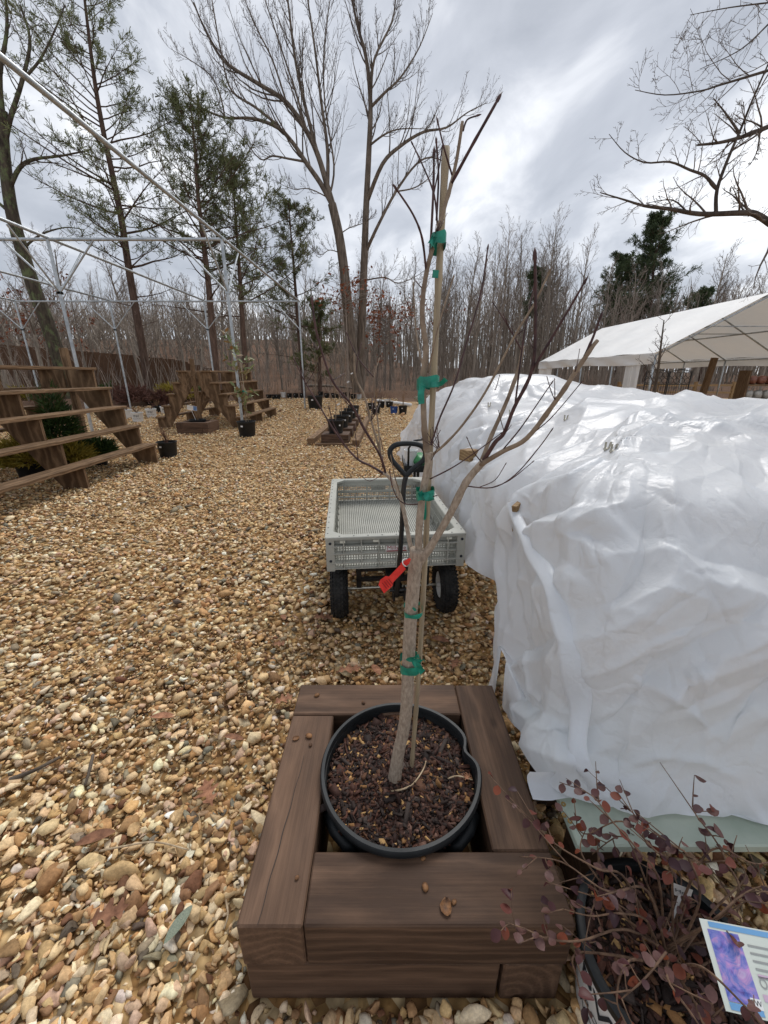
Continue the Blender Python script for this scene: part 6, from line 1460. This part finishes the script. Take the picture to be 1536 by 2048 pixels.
# --- pines
def pine(label, tpts, Y, r0, crown, seed, mat=mNeedle, dens=1.0, spread=1.0, dead=6, tuft=.22, name='pine_tree'):
    """tpts: trunk pixels bottom to top; crown: fraction of the trunk where live branches start"""
    r_ = random.Random(seed); P = tr(tpts, Y, 5); g = tz(P[0].x, Y); P[0].z = g - .1; root = thing(name, label, 'pine tree', (P[0].x, Y, g)); H = (P[-1] - P[0]).length; N = len(P); R = [r0 * (1 - .92 * (i / (N - 1)) ** 1.1) + .01 for i in range(N)]
    poly_obj('trunk', [(P, R, -1)], mBarkPine, root, [12]); br = []; tuf = []
    nb = int(H * 5.2 * dens)
    for k in range(nb + dead):
        t = crown + (1 - crown) * (k / nb) if k < nb else r_.uniform(crown * .45, crown); f = min(t * (N - 1), N - 1.01); i = int(f); p = P[i].lerp(P[i + 1], f - i); rr_ = R[i]; a = r_.uniform(0, 2 * PI); rel = (t - crown) / (1 - crown)
        L = spread * H * (.29 * (1 - max(rel, 0)) ** .55 + .03) * r_.uniform(.28, 1.25) * (.7 if k >= nb else 1); d = Vector((math.cos(a), math.sin(a), r_.uniform(-.05, .35) + .5 * max(rel, 0))).normalized(); Q = [p]; RR = [min(rr_ * .36, .008 + L * .010)]; ns = 6
        for s_ in range(ns): d = (d + rv(r_) * .14 + Vector((0, 0, .05))).normalized(); Q.append(Q[-1] + d * L / ns); RR.append(RR[0] * (1 - .85 * (s_ + 1) / ns))
        br.append((Q, RR, 0))
        for s_ in range(2, ns + 1):
            for _ in range(3 if k < nb else 1):
                dd = ((Q[s_] - Q[s_ - 1]).normalized() * .7 + rv(r_) * .8 + Vector((0, 0, .25))).normalized(); l2 = L * r_.uniform(.1, .26); e_ = Q[s_] + dd * l2; br.append(([Q[s_], Q[s_] + dd * l2 * .5 + rv(r_) * .02, e_], [.009, .007, .004], 1))
                if k < nb:
                    for fr in (.55, .8, 1.0):
                        if r_.random() < .62: tuf.append((Q[s_].lerp(e_, fr), dd))
            if k < nb and s_ > 3: tuf.append((Q[s_], (Q[s_] - Q[s_ - 1]).normalized()))
    o = poly_obj('branches', br, mBarkPine, root, [6, 5, 3]); o['kind'] = 'stuff'
    B = np.array([q[0][:] for q in tuf]); D = np.array([q[1][:] for q in tuf]); n = len(B); k = 7; rs_ = np.random.RandomState(seed); B = np.repeat(B, k, 0); D = np.repeat(D, k, 0); d = D * .7 + rs_.normal(0, .55, D.shape) + np.array([0, 0, .2]); d /= np.linalg.norm(d, axis=1, keepdims=True); T = B + d * tuft * rs_.uniform(.6, 1.1, (n * k, 1)); s_ = np.cross(d, rs_.normal(size=d.shape)); s_ /= np.linalg.norm(s_, axis=1, keepdims=True); s_ *= .0105 * (Y / 20)
    V = np.stack([B - s_ * .4, B + s_ * .4, T + s_, T - s_], 1).reshape(-1, 3) - np.array(rootloc(root)[:]); o = np_mesh('crown', V, np.arange(4 * n * k).reshape(-1, 4), mat, None, root); o['kind'] = 'stuff'
    return root
pine('tall leaning pine with reddish trunk and sparse crown behind the frame', [(296, 765), (284, 690), (268, 600), (255, 520), (243, 440), (225, 350), (208, 270), (192, 180), (180, 90), (168, -10), (160, -60)], 20.5, .18, .28, 21, dens=.95, spread=.95)
pine('bushy green pine right of the tall leaning pine', [(432, 745), (425, 660), (416, 560), (405, 470), (396, 390), (390, 310), (384, 225)], 21.5, .17, .36, 22, dens=1.25, spread=1.12)
pine('slim pine crowded beside the bushy green pine', [(492, 745), (486, 660), (482, 590), (476, 500), (470, 420), (462, 335)], 23, .14, .35, 23, dens=1.15, spread=1.05)
pine('small thin pine standing apart between frame and twin trunks', [(606, 765), (600, 690), (594, 620), (588, 540), (582, 470), (577, 405)], 26.5, .13, .28, 24, dens=.85, spread=.85)
pine('young green pine low beside the far frame post', [(640, 775), (639, 720), (638, 660), (637, 612)], 27.5, .12, .15, 28, dens=1.5, spread=1.2)
pine('dark dense pine above the tent roof', [(1285, 770), (1292, 700), (1300, 620), (1308, 530), (1316, 442)], 44, .26, .42, 25, mNeedleDk, dens=1.6, spread=.72, tuft=.36)
pine('shorter dark pine left of the dense pine behind the tent', [(1232, 770), (1236, 700), (1240, 620), (1246, 516)], 46, .22, .45, 26, mNeedleDk, dens=1.5, spread=.72, tuft=.36)
pine('low dark pine beside the tent ridge', [(1400, 760), (1402, 700), (1404, 640), (1405, 590)], 48, .2, .35, 27, mNeedleDk, dens=1.4, spread=1.1, tuft=.36)
pine('thin dark pine among the bare trees left of the tent', [(1070, 770), (1072, 700), (1075, 620), (1076, 545)], 52, .18, .6, 29, mNeedleDk, dens=1.0, spread=.6, tuft=.36)

# --- leaning lichen-covered tree at the far left
r_ = random.Random(5); lt_ = thing('lichen_tree', 'leaning bare tree with green lichen on its trunk at the far left', 'tree', (py(133, 760, 18.5).x, 18.5, tz(py(133, 760, 18.5).x, 18.5)))
P = tr([(138, 775), (118, 715), (92, 640), (66, 570), (44, 500), (25, 430), (14, 360), (8, 300), (4, 220)], 18.5); P[0].z = tz(P[0].x, 18.5) - .1; L0 = [(P, taper(P, .30, .16), -1)]; L1 = []
for pts, a, b_ in [([(18, 380), (40, 335), (70, 318), (120, 312), (180, 300)], .09, .02), ([(8, 300), (20, 240), (45, 160), (60, 80), (40, 10)], .1, .03), ([(5, 230), (0, 150), (14, 60), (10, -20)], .1, .03), ([(44, 500), (80, 470), (130, 455), (170, 460)], .05, .01), ([(25, 430), (-30, 380), (-70, 330)], .07, .02), ([(45, 160), (80, 120), (110, 60), (130, 10)], .05, .015)]:
    Q = tr(pts, 18.5); L1.append((Q, taper(Q, a, b_), 0))
tw = []
for Q, R, lv in L1: branch_out(tw, Q, R, 1, dict(n=[0, 10, 6, 3], start=[.2, .2, .2, .2], ang=[45, 45, 45, 45], len=[.5, .36, .42, .5], rr=.45, seg=[4, 5, 4, 3], wig=.22, up=[.1, .08, .05, .03], rmin=.007), r_)
poly_obj('trunk', L0, mBarkLichen, lt_, [12]); poly_obj('limb', L1, mBarkLichen, lt_, [7, 7]); o = poly_obj('twigs', tw, mBranch, lt_, [6, 5, 4, 3, 3]); o['kind'] = 'stuff'

# --- bare woodland: shared meshes, one thing per tree
def forest_variant(seed, H, r0, cs, nb, wig=.03, bush=1.0):
    r_ = random.Random(seed); P = [Vector((0, 0, -.2))]; d = Vector((r_.uniform(-.06, .06), r_.uniform(-.06, .06), 1)).normalized()
    for i in range(12): d = (d + rv(r_) * wig + Vector((0, 0, .03))).normalized(); P.append(P[-1] + d * H / 12)
    R = [r0 * (1 - .9 * (i / 12)) + .012 for i in range(13)]; out = []
    cfg = dict(n=[nb, 6, 4], start=[cs, .2, .15], ang=[42, 42, 45], len=[.27 * bush, .42, .45], rr=.5, seg=[5, 4, 3], wig=.13, up=[.13, .08, .04], rmin=.013)
    branch_out(out, P, R, 0, cfg, r_); Vt, Ft = tubes_np([(P, R, -1)], [7]); Vc, Fc = tubes_np(out, [6, 4, 3, 3]); return (Vt, Ft), (Vc, Fc)
FV = []
for k, (H, r0, cs, nb, bs) in enumerate([(13, .13, .45, 22, 1), (14, .15, .5, 22, .9), (12, .10, .4, 20, .9), (11, .09, .35, 20, 1.0), (15, .17, .4, 26, 1.1), (10, .08, .3, 18, .9), (13, .11, .55, 18, .8), (12, .12, .3, 26, 1.2)]):
    a, c = forest_variant(900 + k, H, r0, cs, nb, .035, bs); mt_ = bpy.data.meshes.new('trunk'); mc_ = bpy.data.meshes.new('crown')
    for me, (V, F), mat in ((mt_, a, mBarkForest), (mc_, c, mForestTwig)): me.from_pydata(V.tolist(), [], F.tolist()); me.materials.append(mat); me.polygons.foreach_set('use_smooth', [True] * len(me.polygons))
    FV.append((mt_, mc_))
r_ = random.Random(2024); cnt = 0
FLAB = 'slender bare grey tree among many in the woods beyond the yard'
def put_tree(x, y, s_, v, a, lean=0):
    global cnt
    u_ = 768 + 800 * x / (y * .946)
    lab = 'slender bare grey tree in the woods ' + ('behind the brown fence' if u_ < 430 else 'beyond the far row of pots' if u_ < 700 else 'beyond the mulch bed right of the twin trunks' if u_ < 1060 else 'behind the white canopy tent')
    e = thing('forest_tree', lab, 'tree', (x, y, tz(x, y)), a, 'bare woodland trees'); w_ = max(s_, .62) * r_.uniform(.85, 1.1); e.scale = (w_, w_, s_); e.rotation_euler = (lean * r_.uniform(-1, 1), lean * r_.uniform(-1, 1), a)
    for nm_, me in zip(('trunk', 'crown'), FV[v]): o = bpy.data.objects.new(nm_, me); COL.objects.link(o); o.parent = e
    cnt += 1
while cnt < 285:
    e_ = 2.5 + 48 * r_.random() ** 1.25; Yg = 26 + e_; x = r_.uniform(-1.02, 1.05) * (Yg * cp); 
    Y = float(yard_edge(x)) + e_
    if x > 7 and Y < 27: continue
    u_ = 768 + 800 * x / (Y * .946); k_ = .21 if u_ < 860 else .235
    if u_ > 1150: k_ = .205
    sc = (1.36 + k_ * Y * r_.uniform(.72, 1.12) - tz(x, Y)) / 12.5; sc = max(sc, .42); put_tree(x, Y, sc, r_.randrange(len(FV)), r_.uniform(0, 6.28), .05)
# farther woodland that reads as one mass
polys = []; rs = np.random.RandomState(9)
for k in range(1900):
    e_ = rs.uniform(14, 90); x = rs.uniform(-1.05, 1.05) * (26 + e_); Y = float(yard_edge(x)) + e_; g = float(terrain(x, Y)); H = max(3.0, 1.36 + rs.uniform(.07, .165) * Y - g) * (1 if x < 5 else 1.1); P = [Vector((x, Y, g - .2))]; dx, dy = rs.normal(0, .04, 2)
    for i in range(4): P.append(P[-1] + Vector((dx * H / 4 + rs.normal(0, .08), dy * H / 4, H / 4)))
    w = rs.uniform(.6, 1.2); polys.append((P, [.10 * w, .085 * w, .065 * w, .045 * w, .02], -1))
    for _ in range(8):
        i = rs.randint(1, 4); a = rs.uniform(0, 6.28); l = rs.uniform(.8, 2.2); p = P[i].lerp(P[i + 1] if i < 4 else P[i], rs.uniform()); q = p + Vector((math.cos(a) * l * .5, math.sin(a) * l * .5, l * .6)); polys.append(([p, q, q + Vector((math.cos(a) * l * .25, math.sin(a) * l * .25, l * .7))], [.034, .024, .012], 0))
V, F = tubes_np(polys, [4, 3]); o = np_mesh('distant_woodland', V, F, mBarkForest); tag(o, 'distant bare woodland mass on the slope behind the yard', 'woods', kind='stuff')
# understory brush along the wood's edge
polys = []
for k in range(900):
    e_ = abs(rs.normal(0, 9)) + 1.2; x = rs.uniform(-.95, .95) * 27; Y = float(yard_edge(x)) + e_; g = float(terrain(x, Y))
    for _ in range(3):
        a = rs.uniform(0, 6.28); l = rs.uniform(.6, 2.4); p = Vector((x, Y, g - .05)); polys.append(([p, p + Vector((math.cos(a) * l * .12, math.sin(a) * l * .12, l * .6)), p + Vector((math.cos(a) * l * .3, math.sin(a) * l * .3, l))], [.014, .010, .004], 0))
V, F = tubes_np(polys, [3, 3]); o = np_mesh('understory_brush', V, F, mForestTwig); tag(o, 'thin leafless brush along the edge of the woods', 'brush', kind='stuff')
# beech/oak saplings that keep rust leaves
def rusty(label, x, y, Y, w, h, n, seed):
    c = py(x, y, Y); g = tz(c.x, Y); root = thing('rusty_sapling', label, 'tree', (c.x, Y, g)); r_ = np.random.RandomState(seed); P = [Vector((c.x, Y, g)), Vector((c.x + .05, Y, (g + c.z) / 2)), Vector((c.x, Y, c.z + h * .8))]; pl = [(P, [.05, .04, .01], -1)]
    d = r_.normal(size=(60, 3)) * np.array([w, .8, h * .5]); ends = np.array(c[:]) + d
    for e_ in ends: z0 = min(e_[2] - .1, c.z + h * .5); s0 = Vector((c.x, Y, max(g + .4, z0 - .3))); pl.append(([s0, s0.lerp(Vector(e_), .55) + Vector((0, 0, .1)), Vector(e_)], [.014, .01, .005], 0))
    poly_obj('trunk', pl, mForestTwig, root, [6, 3]); B = ends[r_.randint(0, 60, n)] + r_.normal(0, .14, (n, 3)); u = r_.normal(size=(n, 3)) * .05; v = r_.normal(size=(n, 3)) * .05; V = np.stack([B - u, B + v, B + u, B - v], 1).reshape(-1, 3) - np.array(rootloc(root)[:]); o = np_mesh('crown', V, np.arange(4 * n).reshape(-1, 4), mOrangeLeaf, None, root); o['kind'] = 'stuff'
rusty('sapling keeping rust coloured leaves behind the long rack at far left', 55, 640, 26, 1.6, 2.2, 900, 1); rusty('rust leaved sapling right of the twin trunks', 770, 660, 28, 1.2, 1.6, 420, 2); rusty('low rust leaved oak sapling behind the staked tree', 780, 620, 30, 1.4, 1.2, 350, 3); rusty('thin oak sapling with few rust leaves beside the twin trunks', 690, 585, 23.2, .8, 1.0, 220, 4)
# berm details: fallen logs, rocks, pale pipe
r_ = random.Random(6)
for (x0, x1, y0_, Y, rad, lab) in [(615, 720, 757, 28.3, .1, 'fallen grey log lying behind the far row of pots'), (330, 400, 741, 27.5, .09, 'pale fallen log at the end of the brown fence')]:
    a, b_ = py(x0, y0_, Y), py(x1, y0_ + 2, Y + .4); a.z = tz(a.x, a.y) + .3; b_.z = tz(b_.x, b_.y) + .2; P = smooth_poly([a, a.lerp(b_, .4) + Vector((0, 0, .08)), b_], 5); m = MB(); m.tube(P, taper(P, rad, rad * .6), 8); tag(m.build('fallen_log', mBarkForest, None, True), lab, 'log')
for (x, y, Y, s_, lab) in [(872, 788, 19.5, .42, 'pale boulder near the end of the plastic'), (845, 790, 20.5, .3, 'small pale rock beside the boulder')]:
    p = py(x, y, Y); V, F = ico(3); m = MB(); m.add([(p.x + v[0] * s_ * 1.3 * (1 + .12 * math.sin(4 * v[1] + v[2] * 3)), Y + v[1] * s_, max(0, .1 + s_ * .45 + v[2] * s_ * .6 * (1 + .1 * math.sin(5 * v[0])))) for v in V], [tuple(f) for f in F]); tag(m.build('rock', mRock, None, True), lab, 'rock')
a, b_ = py(750, 784, 22), py(822, 792, 18.5); m = MB(); m.tube([(a.x, a.y, .1), (b_.x, b_.y, .1)], .07, 8); tag(m.build('pale_pipe', mPotWhite, None, True), 'pale pipe lying on the mulch bed beyond the blue pot', 'pipe')
# dark mulch bed in front of the berm
def bed(name, pts, z):
    m = MB(); P = [pz(*q, z) for q in pts]; m.add(P, [tuple(range(len(P)))]); o = m.build(name, mLitter); o['kind'] = 'structure'
bed('mulch_bed', [(700, 803), (880, 803), (1000, 800), (1000, 775), (860, 776), (720, 779)], .008)
# small bare tree at the tent corner
r_ = random.Random(3); st_ = thing('corner_sapling', 'small bare twiggy tree standing at the near corner of the tent', 'tree', (py(1312, 800, 11.5).x, 11.5, 0))
P = smooth_poly([Vector((py(1306, 900, 11.5).x, 11.5, 0)), py(1308, 800, 11.5), py(1316, 740, 11.5), py(1322, 690, 11.5), py(1328, 640, 11.5)], 4); tw = []; branch_out(tw, P, taper(P, .05, .012), 0, dict(n=[16, 5, 3], start=[.35, .2, .2], ang=[62, 45, 45], len=[.34, .4, .45], rr=.5, seg=[5, 4, 3], wig=.2, up=[.02, .05, .03], rmin=.005), r_)
poly_obj('trunk', [(P, taper(P, .06, .012), -1)], mBarkGrey, st_, [8]); o = poly_obj('crown', tw, mBranch, st_, [5, 5, 3, 3]); o['kind'] = 'stuff'
